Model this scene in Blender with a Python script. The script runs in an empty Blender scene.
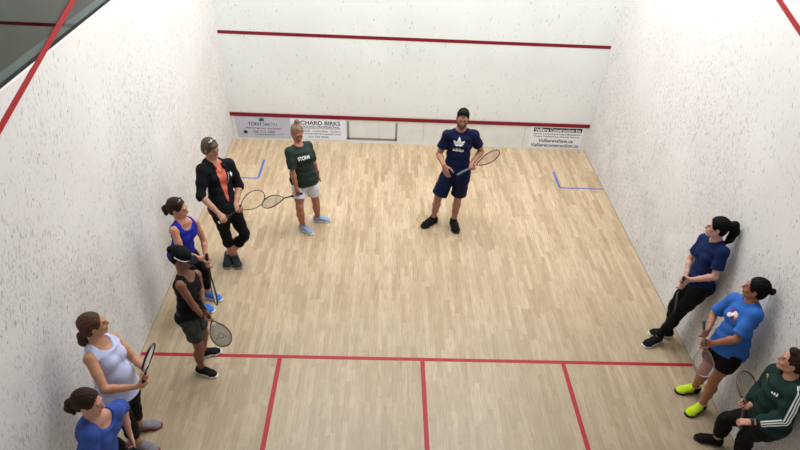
import bpy, bmesh, math, random
import numpy as np
from mathutils import Vector, Matrix, noise
random.seed(7)
D = bpy.data
C = bpy.context.scene.collection

# ------------------------------------------------------------------ helpers
def V(*a): return np.array(a, float)
def nz(v):
    v = np.asarray(v, float); return v / (np.linalg.norm(v) + 1e-12)
def lin(r, g, b):
    f = lambda c: (c/255/12.92) if c/255 <= .04045 else ((c/255+.055)/1.055)**2.4
    return (f(r), f(g), f(b), 1.0)

def thing(name, label, cat, loc=(0, 0, 0), group=None):
    o = D.objects.new(name, None); C.objects.link(o); o.location = [float(x) for x in loc]
    o.empty_display_size = .1
    o['label'] = label; o['category'] = cat
    if group: o['group'] = group
    return o
def link(name, me, mat, parent=None, smooth=True):
    """link mesh data given in WORLD coordinates, below a parent thing or part"""
    o = D.objects.new(name, me); C.objects.link(o)
    if mat is not None: me.materials.append(mat)
    if smooth: me.polygons.foreach_set('use_smooth', [True]*len(me.polygons))
    if parent is not None:
        off = Vector((0, 0, 0)); p = parent
        while p is not None: off += p.location; p = p.parent
        me.transform(Matrix.Translation(-off)); o.parent = parent
    return o
def mesh_from(verts, faces, name='m'):
    me = D.meshes.new(name)
    me.from_pydata([tuple(map(float, v)) for v in verts], [], [tuple(f) for f in faces]); me.update(); return me
def box(x0, x1, y0, y1, z0, z1, bev=0.0):
    bm = bmesh.new()
    bmesh.ops.create_cube(bm, size=1, matrix=Matrix.Translation(((x0+x1)/2, (y0+y1)/2, (z0+z1)/2)) @ Matrix.Diagonal((x1-x0, y1-y0, z1-z0, 1)))
    if bev: bmesh.ops.bevel(bm, geom=bm.edges[:], offset=bev, segments=2, affect='EDGES')
    me = D.meshes.new('box'); bm.to_mesh(me); bm.free(); return me
def prism(pts, thick_vec):
    """polygon (3-D points) extruded by a vector"""
    n = len(pts); a = [V(*p) for p in pts]; b = [p + V(*thick_vec) for p in a]
    faces = [tuple(range(n))[::-1], tuple(range(n, 2*n))] + [(i, (i+1) % n, n+(i+1) % n, n+i) for i in range(n)]
    me = mesh_from(a+b, faces)
    bm = bmesh.new(); bm.from_mesh(me); bmesh.ops.recalc_face_normals(bm, faces=bm.faces[:]); bm.to_mesh(me); bm.free()
    return me
def tube(pts, rad, seg=10, closed=False, flat=None, nrm=None):
    """swept tube; rad scalar or list; flat=(a,b) gives an oval section, a along nrm"""
    P = [V(*p) for p in pts]; n = len(P)
    R = rad if hasattr(rad, '__len__') else [rad]*n
    vs = []; fs = []
    ref = nz(nrm) if nrm is not None else None
    prev = None
    for i in range(n):
        if closed: t = nz(P[(i+1) % n]-P[(i-1) % n])
        else: t = nz(P[min(i+1, n-1)]-P[max(i-1, 0)])
        if ref is not None: u = nz(ref-t*(ref@t))
        else:
            if prev is None:
                u = nz(np.cross(t, V(0, 0, 1) if abs(t[2]) < .9 else V(1, 0, 0)))
            else: u = nz(prev-t*(prev@t))
            prev = u
        w = np.cross(t, u)
        fa, fb = flat if flat else (1, 1)
        for k in range(seg):
            a = 2*math.pi*k/seg
            vs.append(P[i]+R[i]*(fa*math.cos(a)*u+fb*math.sin(a)*w))
    m = n if closed else n-1
    for i in range(m):
        for k in range(seg):
            j = (i+1) % n
            fs.append((i*seg+k, i*seg+(k+1) % seg, j*seg+(k+1) % seg, j*seg+k))
    if not closed:
        fs.append(tuple(range(seg))[::-1]); fs.append(tuple((n-1)*seg+k for k in range(seg)))
    return vs, fs
def merge(parts):
    V_, F_ = [], []
    for vs, fs in parts:
        o = len(V_); V_ += list(vs); F_ += [tuple(i+o for i in f) for f in fs]
    return mesh_from(V_, F_)

# ------------------------------------------------------------------ materials
def mat(name, col, rough=.6, spec=.35, metal=0., bump=0., bscale=200., var=0., vscale=30., sheen=0., vcol=False, stretch=None):
    m = D.materials.new(name); m.use_nodes = True; nt = m.node_tree; b = nt.nodes['Principled BSDF']
    b.inputs['Roughness'].default_value = rough; b.inputs['Metallic'].default_value = metal
    b.inputs['Specular IOR Level'].default_value = spec
    if sheen: b.inputs['Sheen Weight'].default_value = sheen
    b.inputs['Base Color'].default_value = col
    tc = nt.nodes.new('ShaderNodeTexCoord')
    src = None
    if vcol:
        a = nt.nodes.new('ShaderNodeAttribute'); a.attribute_name = 'Col'; src = a.outputs['Color']
    if var:
        mp = nt.nodes.new('ShaderNodeMapping'); nt.links.new(tc.outputs['Object'], mp.inputs[0])
        if stretch: mp.inputs['Scale'].default_value = stretch
        n = nt.nodes.new('ShaderNodeTexNoise'); n.inputs['Scale'].default_value = vscale; n.inputs['Detail'].default_value = 4
        nt.links.new(mp.outputs[0], n.inputs['Vector'])
        mr = nt.nodes.new('ShaderNodeMapRange'); mr.inputs[1].default_value = .3; mr.inputs[2].default_value = .7
        mr.inputs[3].default_value = 1-var; mr.inputs[4].default_value = 1+var
        nt.links.new(n.outputs[0], mr.inputs[0])
        vm = nt.nodes.new('ShaderNodeVectorMath'); vm.operation = 'SCALE'
        if src is not None: nt.links.new(src, vm.inputs[0])
        else: vm.inputs[0].default_value = col[:3]
        nt.links.new(mr.outputs[0], vm.inputs['Scale']); src = vm.outputs[0]
    if src is not None: nt.links.new(src, b.inputs['Base Color'])
    if bump:
        n2 = nt.nodes.new('ShaderNodeTexNoise'); n2.inputs['Scale'].default_value = bscale; n2.inputs['Detail'].default_value = 3
        nt.links.new(tc.outputs['Object'], n2.inputs['Vector'])
        bp = nt.nodes.new('ShaderNodeBump'); bp.inputs['Strength'].default_value = bump; bp.inputs['Distance'].default_value = .004
        nt.links.new(n2.outputs[0], bp.inputs['Height']); nt.links.new(bp.outputs[0], b.inputs['Normal'])
    return m
def cloth(name, c, **k):
    k.setdefault('rough', .85); k.setdefault('spec', .2); k.setdefault('bump', .25); k.setdefault('bscale', 500); k.setdefault('var', .08); k.setdefault('vscale', 18)
    return mat(name, lin(*c), **k)

# ------------------------------------------------------------------ signed-distance modelling
class Grid:
    def __init__(s, lo, hi, h):
        s.h = h; s.lo = V(*lo)-3*h; s.n = np.ceil((V(*hi)+3*h-s.lo)/h).astype(int)+1
        s.f = np.full(tuple(s.n), .2, np.float32)
        s.ax = [s.lo[i]+h*np.arange(s.n[i]) for i in range(3)]
    def _reg(s, lo, hi):
        a = np.clip(np.floor((lo-s.lo)/s.h).astype(int), 0, s.n-1); b = np.clip(np.ceil((hi-s.lo)/s.h).astype(int)+1, 1, s.n)
        if (b <= a).any(): return None, None
        sl = tuple(slice(a[i], b[i]) for i in range(3))
        X = s.ax[0][sl[0]][:, None, None]; Y = s.ax[1][sl[1]][None, :, None]; Z = s.ax[2][sl[2]][None, None, :]
        return sl, (X, Y, Z)
    def comb(s, sl, d, k, op):
        f = s.f[sl]
        if op == 'add':
            if k <= 0: s.f[sl] = np.minimum(f, d)
            else:
                h = np.maximum(k-np.abs(f-d), 0)/k; s.f[sl] = np.minimum(f, d)-h*h*k*.25
        elif op == 'sub':
            d = -d
            if k <= 0: s.f[sl] = np.maximum(f, d)
            else:
                h = np.maximum(k-np.abs(f-d), 0)/k; s.f[sl] = np.maximum(f, d)+h*h*k*.25
    def cone(s, a, b, ra, rb, side=None, k=.02, op='add', flat0=False, flat1=False, cap=None):
        """tapered limb a->b; ra, rb are radii or (half width along side, half depth)"""
        a = np.asarray(a, float); b = np.asarray(b, float)
        ra = ra if hasattr(ra, '__len__') else (ra, ra); rb = rb if hasattr(rb, '__len__') else (rb, rb)
        m = max(*ra, *rb)+k+.012
        sl, P = s._reg(np.minimum(a, b)-m, np.maximum(a, b)+m)
        if sl is None: return
        L = np.linalg.norm(b-a)+1e-9; ax = (b-a)/L
        if side is None: side = np.cross(ax, V(0, 0, 1) if abs(ax[2]) < .9 else V(1, 0, 0))
        side = nz(side-ax*(side@ax)); fw = np.cross(ax, side)
        q = [P[i]-a[i] for i in range(3)]
        ca = q[0]*ax[0]+q[1]*ax[1]+q[2]*ax[2]
        cs = q[0]*side[0]+q[1]*side[1]+q[2]*side[2]
        cf = q[0]*fw[0]+q[1]*fw[1]+q[2]*fw[2]
        t = np.clip(ca/L, 0, 1); r = ca-t*L
        w = ra[0]+(rb[0]-ra[0])*t; dd = ra[1]+(rb[1]-ra[1])*t; mn = np.minimum(w, dd)
        c = mn if cap is None else cap
        d = (np.sqrt((cs/w)**2+(cf/dd)**2+(r/c)**2)-1)*mn
        if flat0: d = np.maximum(d, -ca)
        if flat1: d = np.maximum(d, ca-L)
        s.comb(sl, d.astype(np.float32), k, op)
    def ell(s, c, r, R=None, k=.02, op='add'):
        """ellipsoid; R rows = local axes in world"""
        c = np.asarray(c, float); r = r if hasattr(r, '__len__') else (r, r, r)
        m = max(r)+k+.012; sl, P = s._reg(c-m, c+m)
        if sl is None: return
        R = np.eye(3) if R is None else R
        q = [P[i]-c[i] for i in range(3)]
        e = [(q[0]*R[i][0]+q[1]*R[i][1]+q[2]*R[i][2])/r[i] for i in range(3)]
        k0 = np.sqrt(e[0]**2+e[1]**2+e[2]**2); k1 = np.sqrt((e[0]/r[0])**2+(e[1]/r[1])**2+(e[2]/r[2])**2)+1e-6
        d = np.clip(k0*(k0-1)/k1, -max(r), .3)
        s.comb(sl, d.astype(np.float32), k, op)
    def plane(s, p, n):
        """cut away everything on the +n side"""
        n = nz(n); d = (s.ax[0][:, None, None]-p[0])*n[0]+(s.ax[1][None, :, None]-p[1])*n[1]+(s.ax[2][None, None, :]-p[2])*n[2]
        s.f = np.maximum(s.f, d.astype(np.float32))
    def folds(s, amp, freq=26., seed=0.):
        X = s.ax[0][:, None, None]; Y = s.ax[1][None, :, None]; Z = s.ax[2][None, None, :]
        w = np.sin(freq*(X*.95+Y*.35)+1.9*np.sin(8.5*Z+seed)+seed)+.8*np.sin(freq*1.2*(Y*.9-X*.3)+1.7*np.sin(7.3*Z+2*seed)+.8*np.sin(19*X+seed))+.45*np.sin(31*Z+3*np.sin(13*X+seed)+2*np.sin(11*Y))
        s.f += (amp*.5*w).astype(np.float32)
    def mesh(s):
        f = s.f; f[0] = f[-1] = .2; f[:, 0] = f[:, -1] = .2; f[:, :, 0] = f[:, :, -1] = .2
        ins = f < 0
        cnt = np.zeros(tuple(s.n-1), np.uint8)
        for i in (0, 1):
            for j in (0, 1):
                for k in (0, 1):
                    cnt += ins[i:i+s.n[0]-1, j:j+s.n[1]-1, k:k+s.n[2]-1]
        act = (cnt > 0) & (cnt < 8); idx = np.argwhere(act)
        vid = np.full(act.shape, -1, np.int32); vid[act] = np.arange(len(idx))
        acc = np.zeros((len(idx), 3)); num = np.zeros(len(idx))
        cs = [(i, j, k) for i in (0, 1) for j in (0, 1) for k in (0, 1)]
        val = {c: f[idx[:, 0]+c[0], idx[:, 1]+c[1], idx[:, 2]+c[2]] for c in cs}
        for c in cs:
            for a in range(3):
                if c[a]: continue
                e = list(c); e[a] = 1; e = tuple(e); v0, v1 = val[c], val[e]
                m = (v0 < 0) != (v1 < 0)
                t = np.where(m, v0/np.where(m, v0-v1, 1), 0)
                p = np.zeros((len(idx), 3)); p[:] = c; p[:, a] = t
                acc += p*m[:, None]; num += m
        pos = s.lo+s.h*(idx+acc/num[:, None])
        quads = []
        for a in range(3):
            b, c = (a+1) % 3, (a+2) % 3
            s0 = [slice(None)]*3; s1 = [slice(None)]*3; s0[a] = slice(0, -1); s1[a] = slice(1, None)
            A, B = ins[tuple(s0)], ins[tuple(s1)]
            for flip, M in ((0, A & ~B), (1, ~A & B)):
                e = np.argwhere(M)
                if not len(e): continue
                def g(db, dc):
                    q = e.copy(); q[:, b] -= db; q[:, c] -= dc; return vid[q[:, 0], q[:, 1], q[:, 2]]
                q = np.stack([g(1, 1), g(0, 1), g(0, 0), g(1, 0)], 1)
                if flip: q = q[:, ::-1]
                quads.append(q)
        Q = np.concatenate(quads)
        me = D.meshes.new('sdf')
        me.vertices.add(len(pos)); me.vertices.foreach_set('co', pos.astype(np.float32).ravel())
        me.loops.add(Q.size); me.loops.foreach_set('vertex_index', Q.ravel().astype(np.int32))
        me.polygons.add(len(Q)); me.polygons.foreach_set('loop_start', np.arange(0, Q.size, 4, dtype=np.int32))
        me.update(calc_edges=True); me.validate()
        return me, pos
def relax(me, n=1, lam=.5):
    """light Laplacian smoothing"""
    co = np.empty(len(me.vertices)*3, np.float32); me.vertices.foreach_get('co', co); co = co.reshape(-1, 3)
    ed = np.empty(len(me.edges)*2, np.int32); me.edges.foreach_get('vertices', ed); ed = ed.reshape(-1, 2)
    deg = np.bincount(ed.ravel(), minlength=len(co))[:, None]
    for it in range(n*2):
        s = np.zeros_like(co)
        for a in range(3):
            s[:, a] = np.bincount(ed[:, 0], co[ed[:, 1], a], len(co))+np.bincount(ed[:, 1], co[ed[:, 0], a], len(co))
        l = lam if it % 2 == 0 else -lam*1.03
        co = co+l*(s/np.maximum(deg, 1)-co)
    me.vertices.foreach_set('co', co.astype(np.float32).ravel()); me.update()
# ------------------------------------------------------------------ people
FEM = [(-.07, .135, .095, -.008), (.08, .172, .118, -.016), (.26, .155, .105, -.004), (.45, .124, .092, .006), (.66, .134, .099, .008), (.82, .148, .098, .0), (.94, .105, .070, -.012)]
MAL = [(-.07, .135, .098, -.005), (.08, .162, .112, -.010), (.26, .150, .106, .0), (.45, .142, .102, .006), (.66, .160, .114, .006), (.82, .166, .106, .0), (.94, .110, .076, -.012)]

def ik(a, w, pole, l1, l2):
    """elbow position for shoulder a, wrist w"""
    d = w-a; L = np.linalg.norm(d); u = d/L
    if L > (l1+l2)*.995: L = (l1+l2)*.995; w = a+u*L
    x = (l1*l1-l2*l2+L*L)/(2*L); h = math.sqrt(max(l1*l1-x*x, 1e-6))
    p = pole-a; p = nz(p-u*(p@u)); return a+u*x+p*h, w

class Person:
    def __init__(s, spec):
        s.sp = spec; s.s = spec['s']; J = {k: V(*v) for k, v in spec['J'].items()}; s.J = J
        s.fem = spec.get('fem', 1); s.fat = spec.get('fat', 1.0)
        s.P = (J['Lhp']+J['Rhp'])/2; s.up = nz(J['neck']-s.P); s.L = np.linalg.norm(J['neck']-s.P)
        def orth(r): return nz(r-s.up*(r@s.up))
        s.rh = orth(J['Rhp']-J['Lhp']); s.rs = orth(J['Rsh']-J['Lsh'])
        s.fw = nz(np.cross(s.up, nz(s.rh+s.rs)))
        y, p, r = [math.radians(v) for v in spec['look']]
        f = V(math.cos(y)*math.cos(p), math.sin(y)*math.cos(p), math.sin(p)); rt = V(math.sin(y), -math.cos(y), 0)
        u = np.cross(rt, f); rt, u = rt*math.cos(r)+u*math.sin(r), u*math.cos(r)-rt*math.sin(r)
        s.H = np.array([rt, f, u]); s.hs = spec.get('hs', .98 if s.fem else 1.03)
        s.hc = J['head']
        s.rk = None
        if 'racket' in spec:
            b, t = [V(*v) for v in spec['racket'][:2]]; s.rk = (b, nz(t-b))
        s.hands = {}
        for sd in 'LR': s.setup_hand(sd)
    def setup_hand(s, sd):
        J = s.J; hd = s.sp['hands'][sd]; sh, el, wr = J[sd+'sh'], J[sd+'el'], J[sd+'wr']
        l1 = np.linalg.norm(el-sh); l2 = np.linalg.norm(wr-el); pole = el+s.rs*s.sp.get('push', .03)*(1 if sd == 'R' else -1); k = s.s
        if hd[0] == 'grip':
            b, ax = s.rk; G = b+ax*hd[1]; sg = ax*hd[2]
            for _ in range(5):
                d = wr-el; d = d-ax*(d@ax)*.8; d = nz(d)
                sv = nz(sg-d*(sg@d)); n = np.cross(sv, d) if sd == 'R' else np.cross(d, sv)
                wr = G-d*.080*k-n*.028*k
                el, wr = ik(sh, wr, pole, l1, l2)
            mode = 'grip'
        else:
            d = nz(wr-el); d = nz(d+V(*hd[1])) if len(hd) > 1 else d
            inw = V(*hd[2]) if len(hd) > 2 else (s.P+s.up*.15-wr)
            n = nz(inw-d*(inw@d)); sv = np.cross(d, n) if sd == 'R' else np.cross(n, d); mode = hd[0]
        J[sd+'el'], J[sd+'wr'] = el, wr
        s.hands[sd] = (wr, d, n, sv, mode)
    def hp(s, x, y, z): return s.hc+s.hs*(x*s.H[0]+y*s.H[1]+z*s.H[2])
    def sp_pt(s, t, side=0, fwd=0): 
        r = nz(s.rh*(1-t)+s.rs*t)
        return s.P+s.up*s.L*t+r*side*s.s+s.fw*fwd*s.s
    def torso(s, g, inf=0., t0=-9, t1=9, k=.03, levels=None, grow=(1, 1)):
        lv = [list(x) for x in (levels or (FEM if s.fem else MAL))]
        for i in range(len(lv)-1):
            a, b = lv[i], lv[i+1]
            if b[0] < t0 or a[0] > t1: continue
            r = nz(s.rh*(1-(a[0]+b[0])/2)+s.rs*(a[0]+b[0])/2); f = s.fat*s.s
            g.cone(s.sp_pt(a[0], 0, a[3]), s.sp_pt(b[0], 0, b[3]), (a[1]*f*grow[0]+inf, a[2]*f*grow[1]+inf), (b[1]*f*grow[0]+inf, b[2]*f*grow[1]+inf), side=r, k=k, cap=.05*s.s+inf*.5)
        if s.fem and t1 > .6:
            for q in (-1, 1):
                g.ell(s.sp_pt(.685, q*.066*s.fat, .075*s.fat), V(.062, .056, .06)*s.s*s.fat+inf, R=np.array([s.rs, s.fw, s.up]), k=.035)
        if s.sp.get('belly') and t0 < .4:
            g.ell(s.sp_pt(.33, 0, .05), V(.13, .12, .14)*s.s*s.sp['belly']+inf, R=np.array([s.rs, s.fw, s.up]), k=.06)
        if t0 < .1:
            for q in (-1, 1):
                g.ell(s.sp_pt(.02, q*.075, -.06), V(.08, .075, .085)*s.s*s.fat+inf, R=np.array([s.rh, s.fw, s.up]), k=.04)
        if t1 > .8:
            for sd in 'LR':
                nb = s.J['neck']; sh = s.J[sd+'sh']
                g.cone(nb-s.up*.015*s.s, sh-s.up*.006, .042*s.s+inf*.8, .040*s.s+inf*.7, k=.04)
    def shoulder(s, g, sd, inf=0.):
        g.ell(s.J[sd+'sh']-s.up*.014-s.rs*(.008 if sd == 'R' else -.008), (.046 if s.fem else .051)*s.s*(.5+.5*s.fat)+inf*.9, k=.035)
    def arm(s, g, sd, inf=0., f0=0., f1=2., k=.015, flat=False, r_end=None):
        J = s.J; q = s.s*(.6+.4*s.fat)*(1 if s.fem else 1.1); sh, el, wr = J[sd+'sh'], J[sd+'el'], J[sd+'wr']
        pts = [(0, .047, .047), (.5, .044, .042), (1., .036, .036), (1.25, .040, .036), (1.65, .032, .029), (2., .0265, .021)]
        hn = s.hands[sd][3]
        sh = sh-s.up*.010
        P = lambda t: sh+(el-sh)*t if t <= 1 else el+(wr-el)*(t-1)
        def rad(t):
            for i in range(len(pts)-1):
                if t <= pts[i+1][0]:
                    u = (t-pts[i][0])/(pts[i+1][0]-pts[i][0]); return [pts[i][j]+(pts[i+1][j]-pts[i][j])*u for j in (1, 2)]
            return pts[-1][1:]
        ts = [f0]+[p[0] for p in pts if f0 < p[0] < f1]+[f1]
        for i in range(len(ts)-1):
            a, b = rad(ts[i]), rad(ts[i+1]); last = i == len(ts)-2
            ra = (a[0]*q+inf, a[1]*q+inf); rb = (b[0]*q+inf, b[1]*q+inf)
            if last and r_end: rb = (r_end*s.s, r_end*s.s)
            g.cone(P(ts[i]), P(ts[i+1]), ra, rb, side=hn, k=k, flat1=flat and last)
        return P(f1), nz(P(f1)-P(f1-.01))
    def hand(s, g, sd):
        wr, d, n, sv, mode = s.hands[sd]; k = s.s*(1 if s.fem else 1.06)
        g.cone(wr, wr+d*.03*k, (.026*k, .020*k), (.029*k, .017*k), side=sv, k=.012)
        g.cone(wr+d*.03*k, wr+d*.075*k, (.032*k, .016*k), (.040*k, .0135*k), side=sv, k=.010)
        cur = {'grip': (30, 68, 62), 'relax': (22, 32, 28), 'flat': (6, 10, 8), 'clasp': (35, 45, 35)}[mode]
        for i, (o, l, r) in enumerate(((.030, .072, .0090), (.010, .080, .0093), (-.011, .075, .0088), (-.031, .060, .0078))):
            p = wr+d*(.082-abs(o-.005)*.15)*k+sv*o*k; ang = 0
            fan = sv*(o*.9 if mode != 'grip' else 0)*6
            for j, fr in enumerate((.45, .30, .25)):
                ang += math.radians(cur[j]+i*(2 if mode != 'flat' else 1)); dr = nz(d*math.cos(ang)+n*math.sin(ang)+fan*.22)
                e = p+dr*l*fr*k; g.cone(p, e, r*k*(1-.07*j), r*k*(1-.07*(j+1)), k=.004 if j == 0 else .003); p = e
        p = wr+d*.028*k+sv*.024*k+n*.006*k
        dirs = {'grip': ((.55, .55, .6), (.75, -.1, .65), (.7, -.55, .5)), 'clasp': ((.6, .6, .4), (.85, .2, .4), (.9, 0, .3))}.get(mode, ((.6, .7, .3), (.85, .4, .2), (.95, .2, .15)))
        for (a, b, c), l, r0, r1 in zip(dirs, (.045, .034, .027), (.0145, .0115, .0105), (.0115, .0105, .0085)):
            e = p+nz(d*a+sv*b+n*c)*l*k; g.cone(p, e, r0*k, r1*k, k=.008 if l == .045 else .003); p = e
    def leg(s, g, sd, inf=0., f0=0., f1=2., k=.02, flat=False, r_end=None):
        J = s.J; q = s.s*(.55+.45*s.fat)*(1 if s.fem else .98); a, kn, an = J[sd+'hp'], J[sd+'kn'], J[sd+'an']
        bk = nz(np.cross(np.cross(kn-a, s.rh), kn-a)); back = -nz(np.cross(nz(a-kn), s.rh)) if False else -s.fw
        pts = [(0, .088, 0), (.25, .086, 0), (.6, .068, 0), (.92, .053, 0), (1.08, .050, .0), (1.35, .056, .014), (1.6, .046, .010), (1.88, .035, 0), (2., .036, 0)]
        P = lambda t, b=0: (a+(kn-a)*t if t <= 1 else kn+(an-kn)*(t-1))+back*b*s.s
        def rad(t):
            for i in range(len(pts)-1):
                if t <= pts[i+1][0]:
                    u = (t-pts[i][0])/(pts[i+1][0]-pts[i][0]); return [pts[i][j]+(pts[i+1][j]-pts[i][j])*u for j in (1, 2)]
            return pts[-1][1:]
        ts = [f0]+[p[0] for p in pts if f0 < p[0] < f1]+[f1]
        for i in range(len(ts)-1):
            A, B = rad(ts[i]), rad(ts[i+1]); last = i == len(ts)-2
            rb = B[0]*q+inf
            if r_end:
                w0 = (ts[i]-f0)/(f1-f0); w1 = (ts[i+1]-f0)/(f1-f0)
                ra_ = A[0]*q+inf; A0 = ra_+(r_end*s.s-ra_)*w0; rb = rb+(r_end*s.s-rb)*w1
            else: A0 = A[0]*q+inf
            g.cone(P(ts[i], A[1]), P(ts[i+1], B[1]), A0, rb, k=k, flat1=flat and last)
    # -------------------------------------------------- body
    def bounds(s, pts, m=.12): a = np.array(pts); return a.min(0)-m, a.max(0)+m
    def body(s, skin_mat):
        J = s.J; pts = [J[k] for k in J]+[s.hp(0, 0, .15), s.hp(0, 0, -.1)]+[s.hands[q][0]+s.hands[q][1]*.19 for q in 'LR']
        lo, hi = s.bounds(pts); lo[2] = 0
        g = Grid(lo, hi, .0045)
        s.torso(g)
        for sd in 'LR':
            s.shoulder(g, sd); s.arm(g, sd); s.leg(g, sd, k=.03)
            an, to = J[sd+'an'], J[sd+'to']
            g.cone(an-V(0, 0, .025), V(*(an+(to-an)*.6)[:2], .040), .030*s.s, .020*s.s, k=.02)
        nb = J['neck']; c = s.hp(0, -.025, -.055)
        g.cone(nb-s.up*.03*s.s, c, (.056 if s.fem else .064)*s.s, (.049 if s.fem else .058)*s.s, k=.03)
        H = s.H; hs = s.hs; p = s.hp; E = lambda c, r, **kw: g.ell(p(*c), V(*r)*hs, R=H, **kw)
        Cn = lambda a, b, ra, rb, **kw: g.cone(p(*a), p(*b), np.asarray(ra)*hs if hasattr(ra, '__len__') else ra*hs, np.asarray(rb)*hs if hasattr(rb, '__len__') else rb*hs, **kw)
        E((0, -.012, .026), (.074, .093, .086), k=.02)
        E((0, .028, -.025), (.060, .064, .088), k=.025)
        jw = .052 if s.fem else .057
        for q in (-1, 1):
            Cn((q*jw, .0, -.055), (q*.014, .066, -.100), .020, .017, k=.02)
            E((q*.038, .062, -.03), (.022, .020, .022), k=.015)
        E((0, .070, -.102), (.018, .016, .014), k=.012)
        Cn((-.032, .083, .022), (.032, .083, .022), .011, .011, k=.012)
        for q in (-1, 1): E((q*.030, .100, .0), (.014, .012, .009), k=.008, op='sub')
        Cn((0, .090, .010), (0, .108, -.032), .0075, .0115, k=.008)
        for q in (-1, 1): E((q*.011, .100, -.036), (.0085, .010, .007), k=.005)
        for q in (-1, 1): E((q*.030, .0845, .0), (.0125, .0105, .0115), k=.002)
        Cn((-.019, .087, -.062), (.019, .087, -.062), .0075, .0075, k=.006); Cn((-.016, .087, -.072), (.016, .087, -.072), .0080, .0080, k=.004)
        for q in (-1, 1):
            E((q*.076, -.010, -.012), (.009, .019, .031), k=.008); E((q*.083, -.006, -.012), (.006, .010, .018), k=.004, op='sub')
        for sd in 'LR': s.hand(g, sd)
        me, pos = g.mesh(); relax(me, 1)
        # colour of skin, lips, eyes, brows, stubble (belongs to the skin, stays with it)
        lc = ((pos-s.hc)@H.T)/hs; x, y, z = lc.T; ax = np.abs(x)
        sk = np.array(s.sp['skin'][:3]); col = np.tile(np.append(sk, 1.0), (len(pos), 1))
        def paint(m, c, a=1.): col[m, :3] = col[m, :3]*(1-a)+np.array(c)*a
        near = (y > .05) & (np.abs(z) < .2) & (ax < .09)
        if s.sp.get('beard'): paint(near & (z < -.048) & (z > -.125) & ~((z > -.077) & (z < -.06) & (ax < .02)) | ((ax > .045) & (ax < .085) & (y > .0) & (z < -.01) & (z > -.12) & (lc[:, 1] < .12)), (.035, .022, .016), .75)
        if s.sp.get('beard'): paint(near & (z < -.044) & (z > -.056) & (ax < .026), (.035, .022, .016), .7)
        paint(near & (ax < .021) & (z > -.078) & (z < -.058) & (y > .085), sk*(np.array([.85, .42, .42]) if s.fem else np.array([.8, .6, .58])), .75)
        paint(near & (ax > .014) & (ax < .046) & (z > .016) & (z < .026) & (y > .07), s.sp['brow'], .9)
        d = np.sqrt((ax-.030)**2+(z/.8)**2)
        paint(near & (d < .0125) & (y > .078), sk*.55); paint(near & (np.abs(z+.0005) < .0042) & (ax > .018) & (ax < .042) & (y > .078), (.22, .20, .19)); paint(near & (d < .0062) & (y > .075), (.03, .02, .015))
        a = me.color_attributes.new('Col', 'FLOAT_COLOR', 'POINT'); a.data.foreach_set('color', col.astype(np.float32).ravel())
        return me
    # -------------------------------------------------- clothes
    def shirt(s, o):
        inf = o.get('inf', .014); t0 = o.get('hem', -.02); J = s.J
        pts = [s.sp_pt(t0), s.sp_pt(1.05)]+[J[q+'sh'] for q in 'LR']
        if o.get('sleeve'): pts += [J[q+'sh']+(J[q+'el']-J[q+'sh'])*min(1, o['sleeve']) for q in 'LR']
        if o.get('sleeve', 0) > 1: pts += [J[q+'wr'] for q in 'LR']
        lo, hi = s.bounds(pts, .22); g = Grid(lo, hi, .006)
        s.torso(g, inf, k=.05, grow=o.get('grow', (1, 1)))
        if o.get('flare'):
            g.cone(s.sp_pt(.35, 0, 0), s.sp_pt(t0-.05, 0, -.005), (.15*s.s*s.fat, .115*s.s*s.fat), ((.17+o['flare'])*s.s*s.fat, (.12+o['flare'])*s.s*s.fat), side=s.rh, k=.04)
        if not o.get('sleeve'):
            for sd in 'LR':
                sg = 1 if sd == 'R' else -1
                g.cone(J[sd+'sh']+s.rs*sg*.025*s.s+s.up*.09*s.s, J[sd+'sh']+s.rs*sg*.035*s.s-s.up*.07*s.s, .052*s.s, .050*s.s, k=.02, op='sub')
        nb = J['neck']
        nk = o.get('neck', 'crew')
        if nk == 'crew': g.ell(nb+s.fw*.03*s.s+s.up*.045*s.s, V(.072, .085, .058)*s.s, R=np.array([s.rs, s.fw, s.up]), k=.01, op='sub')
        elif nk == 'scoop': g.ell(nb+s.fw*.075*s.s+s.up*.01*s.s, V(.088, .105, .085)*s.s, R=np.array([s.rs, s.fw, s.up]), k=.01, op='sub'); g.ell(nb+s.up*.05*s.s, V(.085, .08, .06)*s.s, R=np.array([s.rs, s.fw, s.up]), k=.01, op='sub')
        elif nk == 'v':
            g.ell(nb+s.fw*.03*s.s+s.up*.045*s.s, V(.072, .085, .06)*s.s, R=np.array([s.rs, s.fw, s.up]), k=.01, op='sub')
            g.cone(nb+s.fw*.10*s.s+s.up*.02*s.s, nb+s.fw*.14*s.s-s.up*.12*s.s, .055*s.s, .008*s.s, k=.01, op='sub')
        g.plane(s.sp_pt(t0), -s.up)
        if o.get('open'):   # jacket worn open down the front
            g.cone(s.sp_pt(.98, .0, .12), s.sp_pt(o.get('zip', .22), .01, .15), (.062*s.s, .11*s.s), (.012*s.s, .10*s.s), side=s.rs, k=.01, op='sub')
        if o.get('sleeve'):
            for sd in 'LR':
                s.shoulder(g, sd, inf*.9)
                f1 = o['sleeve']; s.arm(g, sd, inf*.95, f1=f1, k=.03, flat=True, r_end=o.get('cuff'))
        if o.get('hood'):
            g.ell(nb-s.fw*.055*s.s+s.up*.0, V(.11, .055, .06)*s.s, R=np.array([s.rs, s.fw, s.up]), k=.03)
            for q in (-1, 1): g.cone(nb+s.rs*q*.075*s.s-s.fw*.02*s.s+s.up*.01, nb+s.rs*q*.045*s.s+s.fw*.10*s.s-s.up*.06*s.s, .030*s.s, .018*s.s, k=.02)
            g.ell(nb+s.up*.06*s.s+s.fw*.01, V(.066, .07, .06)*s.s, R=np.array([s.rs, s.fw, s.up]), k=.01, op='sub')
        g.folds(o.get('fold', .004), seed=s.sp['seed'])
        me, _ = g.mesh(); relax(me, 1); return me
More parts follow.
